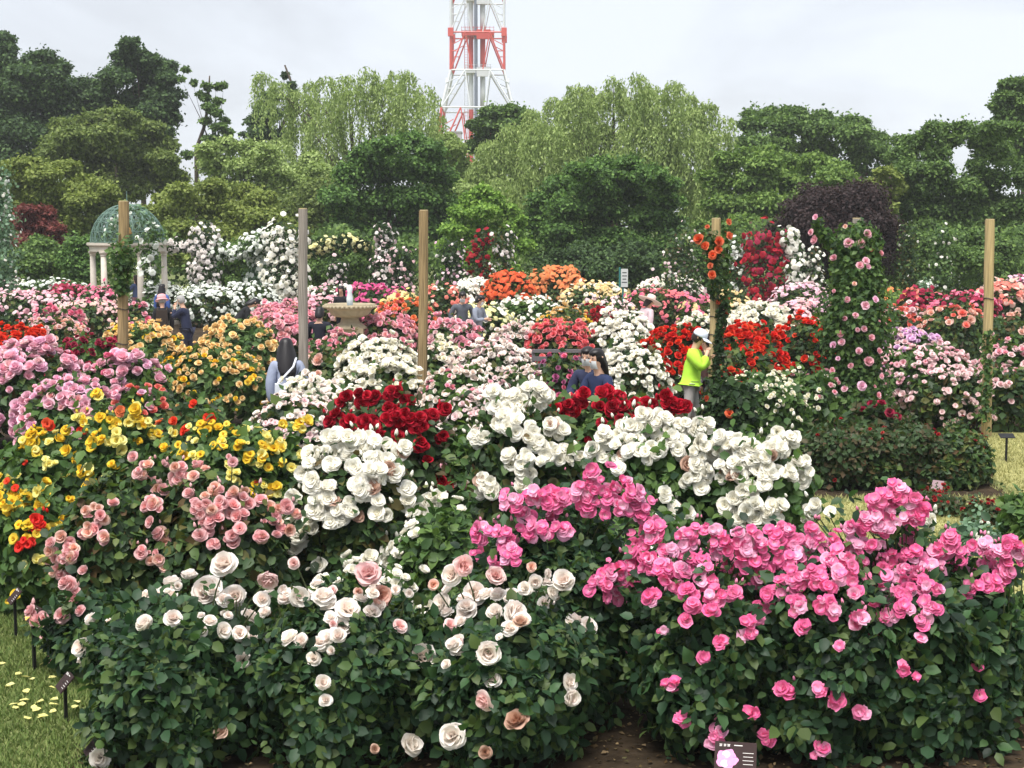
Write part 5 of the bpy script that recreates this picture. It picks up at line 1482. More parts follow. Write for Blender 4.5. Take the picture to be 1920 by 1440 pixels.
climber('tall white and pink rose column left of the brown post', [(722, 428), (722, 480), (720, 600)], [14, 24, 30], 'dirtywhite', 9, 192, 49.5, 'hedge', 2250, 7, mix=('palepink', .35), support=arch_bar)
climber('salmon-pink climbing rose between column and brown post', [(752, 468), (755, 500), (756, 600)], [18, 26, 26], 'salmon', 8, 90, 48.5, 'hedge', 1200, 7, mix=('palepink', .5))
climber('lilac and white climbing rose right of the brown post', [(846, 462), (850, 510), (850, 600)], [20, 26, 26], 'lilac', 7, 110, 50, 'hedge', 1300, 7, mix=('dirtywhite', .5))
climber('red climbing rose column before the bright green tree', [(908, 440), (896, 480), (896, 600)], [12, 22, 22], 'deepred', 10, 110, 50.5, 'red', 1100, 7, support=arch_bar)
climber('white climbing rose column beside the red one', [(942, 440), (944, 480), (944, 600)], [16, 24, 26], 'dirtywhite', 8, 110, 50, 'dark', 1300, 7, support=arch_bar)
climber('tiny white and pink roses on a dark climber left of the orange-rose post', [(1280, 445), (1275, 490), (1272, 600)], [24, 38, 42], 'palepink', 6, 110, 51, 'dark', 1900, 7, mix=('white', .45))
climber('narrow white rose column between orange-rose post and red column', [(1384, 452), (1378, 500), (1376, 600)], [14, 18, 18], 'greenwhite', 9, 110, 49, 'dark', 900, 7, support=arch_bar)
climber('deep red rose column with dense blooms', [(1432, 440), (1432, 490), (1430, 600)], [28, 38, 46], 'deepred', 12, 300, 48.5, 'red', 1700, 7, mix=('crimson', .35), support=arch_bar)
climber('curved white rose arch leaning on the deep red column', [(1474, 436), (1492, 470), (1494, 520), (1486, 600)], [14, 18, 18, 16], 'white', 11, 190, 48.2, 'mid', 900, 7, support=arch_bar)
climber('small white roses on a thin stake left of the pink pillar', [(1528, 470), (1530, 520), (1528, 600)], [10, 18, 18], 'white', 8, 70, 48, 'dark', 800, 7, support=arch_bar)
climber('leafy column with few white roses, the one nearer the pillar', [(1700, 432), (1702, 480), (1704, 600)], [16, 18, 20], 'white', 7, 14, 50, 'dark', 1300, 7, support=arch_bar)
climber('leafy column with few white roses, the one nearer the outermost post', [(1768, 434), (1766, 480), (1764, 600)], [16, 19, 22], 'white', 7, 34, 49.5, 'mid', 1300, 7, support=arch_bar)
climber('white flowering shrub climbing at the picture edge beside the wine-red shrub', [(-10, 330), (-5, 430), (0, 600)], [30, 40, 42], 'greenwhite', 7, 160, 47, 'grey', 3400, 8, mix=('white', .4))
# the pink climbing pillar on its post
PK = climber('tall pillar of dark leaves with scattered pink roses on the grey post', [(1606, 440), (1604, 500), (1602, 580), (1600, 680), (1600, 830)], [24, 54, 62, 64, 66], 'climbpink', 15, 0, 22.2, 'mid', 13500, 11, name='climbing_rose')
rsx = np.random.default_rng(9)
for (x, y, s, c) in ((1580, 560, 11, 'climbpink'), (1632, 560, 12, 'lilac'), (1640, 600, 12, 'climbpink'), (1576, 595, 11, 'climbpink'), (1600, 655, 12, 'lilac'), (1640, 655, 11, 'climbpink'), (1630, 720, 12, 'climbpink'), (1566, 670, 11, 'lilac'), (1528, 407, 14, 'lilac'), (1518, 435, 16, 'climbpink'), (1526, 450, 16, 'climbpink'), (1580, 424, 8, 'peach'), (1622, 438, 21, 'climbpink'), (1586, 455, 19, 'climbpink'), (1608, 456, 18, 'climbpink'), (1628, 468, 17, 'coral'), (1649, 474, 12, 'climbpink'), (1560, 483, 13, 'climbpink'), (1613, 488, 14, 'lilac'), (1617, 499, 13, 'lilac'), (1602, 496, 13, 'climbpink'), (1612, 570, 15, 'lilac'), (1594, 588, 15, 'climbpink'), (1610, 613, 12, 'climbpink'), (1598, 615, 9, 'climbpink'), (1570, 624, 12, 'climbpink'), (1571, 639, 14, 'lilac'), (1559, 646, 12, 'lilac'), (1623, 630, 12, 'climbpink'), (1617, 674, 17, 'climbpink'), (1586, 682, 13, 'climbpink'), (1557, 693, 15, 'climbpink'), (1563, 711, 15, 'climbpink'), (1545, 716, 18, 'coral'), (1645, 702, 13, 'lilac'), (1606, 719, 17, 'lilac'), (1576, 725, 14, 'lilac'), (1552, 724, 12, 'climbpink'), (1638, 737, 14, 'climbpink'), (1547, 757, 13, 'climbpink'), (1592, 530, 9, 'peach'), (1560, 545, 8, 'climbpink')):
    P = at(x, y, 21.95 if y > 480 else 22.1); P[1] -= math.sqrt(max(.02, .40 ** 2 - (P[0] - at(1602, y, 22.2)[0]) ** 2)) * (.9 if y > 480 else .5)
    P = EYE + (P - EYE)
    put_bloom(PK, PK.location, blooms(c, 'full', 2), P, norm(np.array([(x - 1602) / 60., -.8, .35])), s * 1.05 * mpp(21.8), rsx)
climber('arching shoot of the pink pillar reaching left over the white stake', [(1575, 470), (1545, 440), (1532, 415)], [14, 12, 8], 'climbpink', 12, 0, 22.1, 'mid', 260, 11, name='climbing_rose')
climber('yellow-green shoots hugging the pillar side', [(1566, 470), (1570, 520), (1560, 600)], [8, 10, 9], 'paleyellow', 10, 16, 22.3, 'light', 240, 10, joined=False)
OR = climber('orange climbing rose wound about the tan log post', [(1330, 440), (1338, 480), (1340, 530), (1338, 560)], [16, 14, 12, 6], 'climborange', 18, 0, 22.25, 'dark', 420, 11)
for (x, y, s) in ((1310, 448, 17), (1322, 461, 18), (1348, 453, 21), (1347, 468, 19), (1336, 478, 17), (1332, 498, 15), (1335, 515, 17), (1368, 442, 14), (1366, 416, 13), (1326, 425, 9)):
    put_bloom(OR, OR.location, blooms('climborange', 'full', 2), at(x, y, 22.05), norm(np.array([(x - 1340) / 60., -.85, .25])), s * mpp(22), rsx)
climber('thin orange rose shoot right of the tan log post', [(1366, 412), (1364, 450), (1362, 520), (1360, 600)], [9, 7, 6, 5], 'climborange', 9, 5, 22.4, 'mid', 240, 10, joined=False)
climber('ivy tuft wound about the tan log post before the pavilion', [(232, 460), (230, 500), (228, 545)], [20, 18, 14], 'white', 6, 0, 22.3, 'mid', 520, 11, name='ivy')
climber('leafy rose stems climbing the lower outermost log post', [(1853, 620), (1850, 680), (1849, 730), (1848, 790)], [5, 10, 13, 13], 'palepink', 12, 5, 22.25, 'mid', 300, 10, joined=False)
climber('dark leaves twined about the orange-rose post base', [(1355, 560), (1350, 640), (1345, 720), (1342, 800)], [5, 8, 16, 20], 'climborange', 14, 3, 22.3, 'hedge', 620, 11, joined=False)

# --- second row
DRL = [(650, 752, 20), (685, 752, 24), (710, 748, 18), (740, 742, 20), (765, 752, 16), (630, 800, 24), (640, 780, 18), (690, 800, 28), (700, 815, 26), (750, 790, 34), (775, 800, 30), (730, 825, 26), (800, 785, 24), (828, 772, 18), (825, 825, 18), (660, 800, 20), (860, 845, 14), (800, 865, 12), (755, 890, 14), (830, 908, 24), (852, 920, 20), (855, 965, 10), (790, 840, 18), (735, 770, 20)]
B('dark red rose bush behind the near white heap', 735, 748, 118, 1.45, 'darkred', 22, 0, leaf='red', Y=14.6, clusters=DRL, pack=1.4, kind='full')
B('blush sprinkle bush among the dark red leaves', 850, 800, 60, 1.2, 'blushwhite', 16, 19, leaf='mid', mix=('pink', .4), Y=14.4)
DRR = [(1060, 772, 28), (1040, 775, 20), (1085, 768, 20), (1097, 747, 18), (1135, 748, 24), (1160, 755, 22), (1150, 772, 25), (1178, 770, 22), (1170, 790, 25), (1132, 800, 15), (1215, 765, 18), (1240, 752, 20), (1255, 765, 22), (1275, 768, 16), (1205, 785, 18), (1078, 822, 14), (1105, 832, 10), (1022, 785, 16), (1120, 770, 15), (1190, 755, 14)]
B('dark red rose bush in front of the masked visitors', 1150, 748, 128, 1.42, 'darkred', 23, 0, leaf='mid', Y=15.0, clusters=DRR, pack=1.4, kind='full')
YL = [(190, 745, 18), (165, 795, 13), (130, 810, 16), (152, 790, 18), (190, 790, 16), (210, 797, 22), (245, 785, 24), (272, 792, 24), (258, 775, 18), (287, 815, 20), (60, 828, 22), (78, 825, 20), (70, 846, 14), (95, 836, 13), (185, 832, 24), (225, 832, 28, 'paleyellow'), (265, 832, 13), (95, 870, 18, 'paleyellow'), (145, 895, 28), (166, 882, 22), (212, 877, 13), (172, 912, 18), (200, 905, 16, 'paleyellow'), (232, 932, 24, 'paleyellow'), (240, 948, 18), (92, 798, 18, 'scarlet'), (160, 812, 12, 'scarlet'), (230, 775, 14, 'orange'), (50, 870, 10, 'scarlet'), (150, 872, 12), (120, 850, 10)]
YL_a = [c for c in YL if c[0] < 155]; YL_b = [c for c in YL if c[0] >= 155]
B('yellow rose bush at the picture edge side of the yellow bed', 85, 785, 92, 1.2, 'yellow', 18, 46, leaf='mid', Y=14.3, clusters=YL_a, mix=('paleyellow', .2), kind='open')
B('big yellow rose bush with the lemon bloom in its middle', 230, 776, 100, 1.25, 'yellow', 19, 40, leaf='mid', Y=14.2, clusters=YL_b, mix=('paleyellow', .2), kind='open')
YR = [(330, 815, 14), (330, 796, 12, 'scarlet'), (398, 785, 15, 'scarlet'), (395, 802, 22), (385, 815, 16), (350, 808, 12, 'scarlet'), (350, 850, 18), (368, 860, 14, 'paleyellow'), (310, 842, 10), (440, 898, 20, 'paleyellow'), (455, 840, 20), (470, 860, 16), (485, 875, 12), (500, 820, 12), (500, 832, 18), (522, 835, 18), (515, 850, 16), (490, 860, 15), (570, 800, 22), (525, 800, 13), (507, 878, 12), (530, 870, 12), (575, 843, 10), (548, 885, 16, 'paleyellow'), (510, 925, 20), (480, 905, 8, 'red'), (420, 830, 12), (435, 870, 12, 'paleyellow'), (365, 760, 12, 'scarlet'), (490, 940, 14), (470, 930, 12)]
B('yellow rose bush touching the near white heap', 445, 795, 125, 1.2, 'yellow', 16, 40, leaf='mid', Y=14.0, clusters=YR, mix=('paleyellow', .3), kind='open')
WR_a = [(900, 825, 28), (905, 910, 32), (935, 765, 34), (955, 800, 34), (925, 742, 24), (945, 775, 36), (1000, 748, 42), (980, 758, 34), (1040, 805, 32), (975, 810, 38), (1010, 830, 24), (970, 870, 36), (1000, 882, 34), (1058, 860, 28), (1030, 850, 24), (985, 910, 28), (1090, 862, 24), (890, 830, 22), (920, 915, 28), (935, 800, 24), (1020, 742, 26), (960, 780, 26)]
WR_b = [(1140, 820, 30), (1170, 815, 30), (1130, 850, 34), (1165, 850, 30), (1200, 800, 36), (1235, 808, 40), (1270, 812, 40), (1290, 845, 40), (1310, 800, 28), (1340, 838, 34), (1330, 872, 38), (1300, 882, 34), (1310, 905, 28), (1280, 900, 22), (1240, 930, 20), (1275, 962, 26), (1265, 955, 20), (1220, 855, 26), (1190, 850, 26), (1232, 848, 20), (1160, 880, 20), (1185, 832, 26), (1255, 830, 24)]
WR_c = [(1365, 835, 36), (1385, 860, 36), (1400, 848, 28), (1350, 888, 28), (1420, 870, 30), (1460, 828, 38), (1448, 850, 30), (1490, 885, 34), (1470, 892, 28), (1440, 895, 22), (1430, 908, 26), (1400, 920, 26), (1370, 958, 34), (1420, 958, 38), (1450, 970, 34), (1390, 978, 26), (1500, 968, 24), (1480, 820, 20), (1500, 900, 22), (1345, 845, 28), (1380, 890, 22)]
B('white rose heap right of the dark red roses', 985, 752, 112, 1.65, 'white', 26, 0, leaf='dark', Y=12.9, clusters=WR_a, kind='open', lump=.1, pack=1.25)
B('white rose heap in the middle above the hot pink crest', 1225, 800, 125, 1.42, 'white', 26, 0, leaf='mid', Y=12.5, clusters=WR_b, kind='open', lump=.1, pack=1.25)
B('white rose heap nearest the dry lawn', 1415, 812, 100, 1.4, 'white', 26, 0, leaf='mid', Y=12.3, clusters=WR_c, kind='open', lump=.1, pack=1.25)
WL = [(645, 832, 42), (690, 842, 36), (720, 845, 30), (750, 850, 28), (605, 858, 38), (585, 885, 30), (592, 915, 30), (622, 872, 18), (670, 875, 28), (695, 898, 36), (675, 918, 36), (702, 932, 30), (730, 882, 34), (755, 916, 20), (618, 928, 24), (560, 932, 22), (600, 952, 30), (640, 965, 40), (668, 965, 26), (590, 985, 26), (545, 1010, 44), (510, 1002, 26), (530, 985, 28), (715, 967, 24), (772, 945, 28), (810, 942, 26), (785, 975, 34), (762, 1015, 28), (735, 1040, 28), (690, 1065, 34), (740, 1077, 34), (600, 1062, 14), (580, 1070, 12), (770, 1080, 24), (660, 845, 30), (700, 868, 24), (560, 1000, 26), (745, 1050, 24)]
B('near white rose heap in the middle of the picture', 655, 820, 138, 1.4, 'white', 28, 0, leaf='dark', Y=11.8, clusters=WL, kind='open', lump=.12, pack=1.2)
SL = [(185, 975, 32), (120, 1030, 34), (140, 1045, 26), (110, 1055, 24), (285, 955, 26), (310, 1008, 22), (330, 1008, 18), (335, 1035, 16), (290, 1045, 24), (270, 1035, 18), (370, 1005, 22), (330, 890, 28), (275, 890, 26), (350, 920, 22), (300, 920, 18), (345, 900, 20), (120, 1077, 22), (135, 1100, 20), (335, 1078, 25, 'peach'), (150, 1120, 18), (250, 860, 12), (200, 1010, 16), (165, 1000, 16), (310, 1060, 18)]
SR = [(390, 960, 38), (420, 955, 34), (440, 945, 30), (465, 940, 26), (400, 985, 26), (430, 1010, 18), (370, 895, 14), (435, 865, 16), (490, 950, 20), (510, 962, 22), (535, 955, 20), (490, 1005, 20), (410, 925, 20), (450, 970, 22), (375, 1010, 18), (405, 1020, 14), (360, 930, 16), (555, 965, 14)]
B('salmon-pink rose bush on the lawn side', 228, 880, 130, 1.22, 'salmon', 20, 16, leaf='dark', Y=11.3, clusters=SL, mix=('peach', .25))
B('salmon-pink rose bush below the yellow bed', 425, 892, 140, 1.2, 'salmon', 21, 18, leaf='dark', Y=11.2, clusters=SR, mix=('peach', .2))
YC = [(15, 945, 25), (35, 935, 22), (50, 940, 20), (82, 945, 18), (75, 922, 14, 'paleyellow'), (130, 940, 13), (25, 958, 18), (55, 985, 13), (105, 990, 11), (72, 980, 19, 'red'), (75, 992, 16, 'red'), (48, 1020, 22, 'red'), (60, 1015, 16, 'red'), (15, 905, 10, 'scarlet'), (30, 918, 9, 'scarlet'), (40, 950, 20), (45, 1062, 14, 'paleyellow'), (75, 1052, 14, 'paleyellow'), (80, 1090, 10, 'paleyellow')]
B('yellow and red rose bush in the corner over the lawn', 45, 915, 84, 1.05, 'yellow', 19, 26, leaf='mid', Y=12.2, clusters=YC, kind='open')

# --- leafy fillers between the white heaps and the front row
B('leafy bush with sparse white roses between the two near white heaps', 840, 955, 95, 1.1, 'white', 24, 22, leaf='mid', Y=11.2, kind='open')
B('leafy bush low behind the blush roses', 690, 1062, 120, .95, 'white', 20, 56, leaf='mid', Y=10.9, kind='open')
B('leafy bush behind the hot pink crest', 1180, 960, 150, 1.0, 'white', 26, 10, leaf='mid', Y=11.2, kind='open')
B('white rose sprays on tall stems rising behind the hot pink roses', 1640, 1062, 170, .9, 'white', 27, 0, leaf='mid', Y=10.6, kind='open', clusters=[(1530, 952, 18), (1522, 958, 12), (1557, 962, 14), (1735, 978, 18), (1742, 992, 16), (1843, 1030, 24), (1852, 1040, 16)])
# --- front row
PKC = [(1130, 905, 42), (1090, 925, 38), (1160, 930, 42), (1125, 955, 44), (1190, 950, 34), (1050, 945, 34), (1015, 938, 36), (965, 945, 34), (985, 980, 32), (1045, 965, 28), (1100, 955, 28), (1180, 958, 34), (910, 1005, 28), (950, 1015, 34), (1000, 1005, 30), (1055, 1000, 28), (905, 1045, 20), (960, 1050, 30), (935, 1065, 20), (1025, 1000, 22), (1200, 985, 34), (1195, 1015, 34), (1230, 1000, 30),
       (1240, 1040, 40), (1290, 1010, 34), (1300, 1045, 40), (1330, 1000, 28), (1350, 1030, 34), (1390, 1010, 36), (1400, 1050, 38), (1440, 1020, 34), (1450, 1060, 34), (1500, 1020, 36), (1500, 1060, 38), (1550, 1020, 34), (1560, 1060, 38), (1600, 1040, 40), (1610, 1085, 34), (1650, 1050, 40), (1660, 1090, 36), (1700, 1060, 36), (1710, 1100, 30), (1750, 1060, 36), (1790, 1040, 38), (1800, 1080, 34), (1840, 1060, 30), (1850, 1105, 28), (1870, 1040, 26), (1890, 1030, 28), (1780, 1015, 24), (1470, 1000, 24), (1520, 995, 20),
       (1650, 945, 34), (1690, 940, 32), (1660, 975, 40), (1700, 985, 32), (1620, 985, 28), (1640, 1010, 38), (1690, 1020, 34), (1590, 1005, 24), (1720, 965, 22), (1670, 925, 24),
       (1135, 1080, 42), (1180, 1060, 40), (1120, 1110, 36), (1160, 1110, 38), (1200, 1090, 34), (1075, 1130, 26), (1092, 1150, 20), (1270, 1090, 34), (1250, 1075, 28), (1320, 1090, 34), (1340, 1120, 28), (1400, 1110, 34), (1450, 1120, 28), (1480, 1100, 36), (1500, 1090, 34), (1550, 1100, 24), (1370, 1080, 30), (1220, 1060, 30),
       (1200, 1127, 24), (1180, 1160, 24), (1165, 1210, 22), (1185, 1243, 22), (1170, 1275, 22), (1290, 1170, 18), (1245, 1190, 14), (1335, 1150, 18), (1395, 1185, 28), (1408, 1165, 20), (1545, 1135, 28), (1560, 1155, 20), (1650, 1140, 32), (1665, 1165, 28), (1735, 1150, 30), (1725, 1175, 20), (1690, 1258, 13), (1720, 1205, 14), (1715, 1275, 12), (1782, 1170, 12), (1830, 1255, 12), (1835, 1310, 12), (1757, 1272, 13), (1745, 1325, 13), (1262, 1290, 22), (1280, 1350, 20), (1318, 1235, 13), (1470, 1302, 22), (1535, 1300, 18), (1565, 1315, 22), (1605, 1340, 18), (1402, 1340, 14), (1335, 1385, 28), (1440, 1388, 22), (1530, 1412, 22), (1572, 1215, 14), (1195, 1215, 20), (1600, 1120, 20), (1690, 1125, 24), (1760, 1090, 30), (1830, 1030, 30), (1880, 1065, 28), (1815, 1110, 24), (1770, 1030, 30), (1862, 1085, 26), (1905, 1045, 24), (1790, 1065, 30), (1630, 1110, 28), (1580, 1085, 30), (1530, 1085, 32), (1420, 1085, 32), (1370, 1120, 26), (1290, 1120, 26), (1700, 1080, 30), (1690, 1150, 22), (1740, 1105, 28), (1230, 1130, 24), (1300, 1145, 22), (1430, 1150, 24), (1490, 1140, 26), (1600, 1165, 24), (1500, 1180, 18), (1640, 1200, 18), (1350, 1210, 18), (1760, 1140, 22), (1665, 1060, 34), (1270, 1055, 34), (1310, 1065, 34), (1350, 1065, 34), (1480, 1045, 32)]
def rng(lo, hi): return [c for c in PKC if lo <= c[0] < hi]
B('hot pink rose bush crest beside the blush roses', 1050, 985, 165, 1.35, 'hotpink', 23, 0, leaf='front', Y=9.6, clusters=rng(0, 1205), kind='semi', near=True, pack=1.35, low=.88, v0=.56, leaves=8500, mix=('hotpinkpale', .22))
B('hot pink rose bush over the pictured plaque', 1330, 1012, 150, 1.28, 'hotpink', 23, 0, leaf='front', Y=9.02, clusters=rng(1205, 1425), kind='semi', near=True, pack=1.35, low=.88, v0=.56, leaves=8500, mix=('hotpinkpale', .22))
B('hot pink rose bush with drooping low clusters right of the plaque', 1520, 1022, 150, 1.28, 'hotpink', 23, 0, leaf='front', Y=9.02, clusters=rng(1425, 1610), kind='semi', near=True, pack=1.35, low=.88, v0=.56, leaves=8500, mix=('hotpinkpale', .22))
B('hot pink rose bush with the high crest before the dry lawn', 1700, 1010, 150, 1.3, 'hotpink', 23, 0, leaf='front', Y=9.0, clusters=rng(1610, 1745), kind='semi', near=True, pack=1.35, low=.88, v0=.56, leaves=8500, mix=('hotpinkpale', .22))
B('hot pink rose bush thinning out at the picture edge', 1830, 1040, 105, 1.18, 'hotpink', 23, 0, leaf='front', Y=9.0, clusters=rng(1745, 2000), kind='semi', near=True, pack=1.4, low=.9, leaves=6500, mix=('hotpinkpale', .22))
YE = [(1845, 1168, 10), (1888, 1160, 12), (1915, 1188, 12), (1905, 1232, 14), (1862, 1258, 11), (1918, 1055, 12), (1900, 1082, 6), (1825, 1190, 7), (1912, 1245, 12), (1805, 1140, 7)]
B('small yellow rose bush at the bottom picture edge', 1912, 1118, 84, 1.0, 'yellow', 24, 0, leaf='mid', Y=9.7, clusters=YE, kind='open', near=True, leaves=5000)
W_, P_, S_, D_ = 'blush', 'pinkrose', 'peach', 'dry'
EX_a = [(420, 1068, 60, W_), (393, 1120, 62, W_), (440, 1126, 50, W_), (487, 1132, 60, W_), (497, 1092, 40, P_), (412, 1380, 48, D_), (338, 1108, 34, W_), (320, 1118, 16, W_), (520, 1290, 44, W_), (508, 1270, 26, S_), (548, 1275, 26, D_), (316, 1395, 14, D_)]
EX_b = [(558, 1065, 50, P_, 'full'), (568, 1128, 46, W_), (610, 1127, 44, W_), (627, 1116, 46, P_), (653, 1152, 52, W_), (627, 1178, 20, P_), (690, 1085, 48, P_), (712, 1126, 48, S_), (738, 1115, 32, W_), (762, 1120, 40, W_), (745, 1182, 26, P_), (785, 1240, 46, W_), (765, 1404, 58, W_), (672, 1118, 20, S_), (540, 1115, 22, W_), (700, 1412, 18, D_)]
EX_c = [(853, 1087, 44, W_), (872, 1070, 40, P_), (835, 1140, 48, W_), (880, 1155, 40, W_), (892, 1120, 48, W_), (850, 1180, 34, P_), (866, 1213, 32, P_), (917, 1232, 44, W_), (910, 1322, 48, P_), (853, 1388, 50, W_), (912, 1418, 32, D_), (968, 1360, 46, D_), (962, 1160, 52, W_), (993, 1072, 42, S_), (1020, 1085, 40, W_), (1015, 1140, 50, W_), (1050, 1100, 46, W_), (982, 1112, 32, W_), (930, 1090, 38, P_), (1030, 1120, 34, W_), (820, 1105, 24, S_), (1000, 1100, 30, W_)]
B('blush rose bush on the lawn corner with mostly bare dark leaves', 345, 1100, 178, 1.05, 'blush', 30, 34, leaf='front', Y=8.9, explicit=EX_a, near=True, vpow=3.5, cl=2, vmin=.5, leaves=10000, low=.88, v0=.56)
B('blush rose bush in the middle of the front row', 640, 1090, 190, 1.07, 'blush', 30, 34, leaf='front', Y=8.92, explicit=EX_b, near=True, vpow=3.5, cl=2, vmin=.5, leaves=10000, low=.88, v0=.56)
B('blush rose bush touching the hot pink one', 940, 1095, 180, 1.06, 'blush', 30, 34, leaf='front', Y=8.9, explicit=EX_c, near=True, vpow=3.5, cl=2, vmin=.5, leaves=10000, low=.88, v0=.56)
SLOW = [(75, 1155, 20), (97, 1165, 18), (125, 1160, 15), (155, 1150, 13), (100, 1195, 15), (112, 1235, 16), (85, 1170, 16), (150, 1118, 16), (140, 1095, 20)]
B('low salmon-pink rose bush leaning over the plaques', 182, 1120, 74, 1.0, 'salmon', 26, 0, leaf='front', Y=10.5, clusters=SLOW, near=True, leaves=4500)
B('lone blush rose in the bottom corner by the hidden plaque', 195, 1395, 30, .3, 'blush', 40, 0, leaf='dark', Y=8.75, explicit=[(190, 1428, 50, 'blush')], leaf_px=22, leaves=160)

# --- petals on the lawn
mp = PET['paleyellow']()
pv = tri_mesh('fallen_petal', np.array([(-.5, -.35, .02), (.1, -.45, .12), (.55, 0, .04), (.1, .45, .14), (-.5, .3, .03), (0, 0, 0.0)]), np.array([(5, 0, 1), (5, 1, 2), (5, 2, 3), (5, 3, 4), (5, 4, 0)]), mp, depth=np.ones(6))
rsp = np.random.default_rng(31)
for (x, y) in ((4, 1253), (35, 1272), (48, 1278), (60, 1282), (20, 1293), (98, 1279), (98, 1298), (50, 1305), (40, 1330), (25, 1330), (63, 1335), (75, 1325), (52, 1356), (75, 1355), (100, 1330), (145, 1325), (140, 1335), (100, 1343), (108, 1253), (80, 1253), (120, 1255), (103, 1320), (30, 1336), (68, 1340), (82, 1352), (110, 1296), (118, 1276), (14, 1296), (46, 1322)):
    g = ground(x, y)
    o = link('fallen_petal', pv, None, (g[0], g[1], .035))
    o.rotation_euler = (rsp.normal(0, .25), rsp.normal(0, .25), rsp.uniform(0, 6.28)); s = rsp.uniform(.04, .065); o.scale = (s, s, s)
    tag(o, 'pale yellow petal fallen on the lawn by the plaques', 'petal', 'pale yellow petals fallen on the lawn')
# ------------------------------------------------------------------ people
SKIN = mat_plain('skin', G(214, 170, 144), rough=.55, spec=.3)
HAIRM = {'black': mat_plain('hair_black', G(26, 22, 24), rough=.45), 'grey': mat_plain('hair_grey', G(168, 166, 164), rough=.6, noise=.25, scale=60), 'brown': mat_plain('hair_brown', G(48, 34, 30), rough=.5)}
MASKM = mat_plain('mask_white', G(232, 234, 236), rough=.8)
EYEM = mat_plain('eye_dark', G(24, 18, 16), rough=.2)
LIPM = mat_plain('lip', G(176, 104, 96), rough=.5)
SHOEM = mat_plain('shoe', G(52, 48, 48), rough=.6)
TMP = []
def skin_mesh(name, chains, mat, sub=1):
    """chains: list of (list of (pos, rx, ry), parent link index or None); first vertex of chain 0 is the root"""
    V = []; E = []; R = []; roots = []
    for pts, link_to in chains:
        prev = link_to
        if link_to is None: roots.append(len(V))
        for p, r in pts:
            V.append(tuple(p)); R.append(r)
            if prev is not None: E.append((prev, len(V) - 1))
            prev = len(V) - 1
    me = bpy.data.meshes.new(name)
    me.from_pydata(V, E, [])
    o = bpy.data.objects.new('tmp_skin', me); COL.objects.link(o)
    md = o.modifiers.new('Skin', 'SKIN')
    md.use_smooth_shade = True; md.branch_smoothing = .6
    sv = me.skin_vertices[0].data
    for i, r in enumerate(R):
        sv[i].radius = r if isinstance(r, tuple) else (r, r)
        sv[i].use_root = i in roots
    if sub:
        sb = o.modifiers.new('Sub', 'SUBSURF'); sb.levels = sub; sb.render_levels = sub
    TMP.append(o)
    return o, name, mat

def bake_all(jobs):
    bpy.context.view_layer.update()
    dg = bpy.context.evaluated_depsgraph_get()
    for (o, name, mat), parent in jobs:
        me = bpy.data.meshes.new_from_object(o.evaluated_get(dg))
        me.name = name; me.materials.clear(); me.materials.append(mat)
        me.polygons.foreach_set('use_smooth', np.ones(len(me.polygons), dtype=bool))
        q = link(name, me, parent)
    for o in TMP: bpy.data.objects.remove(o)
    TMP.clear()
JOBS = []

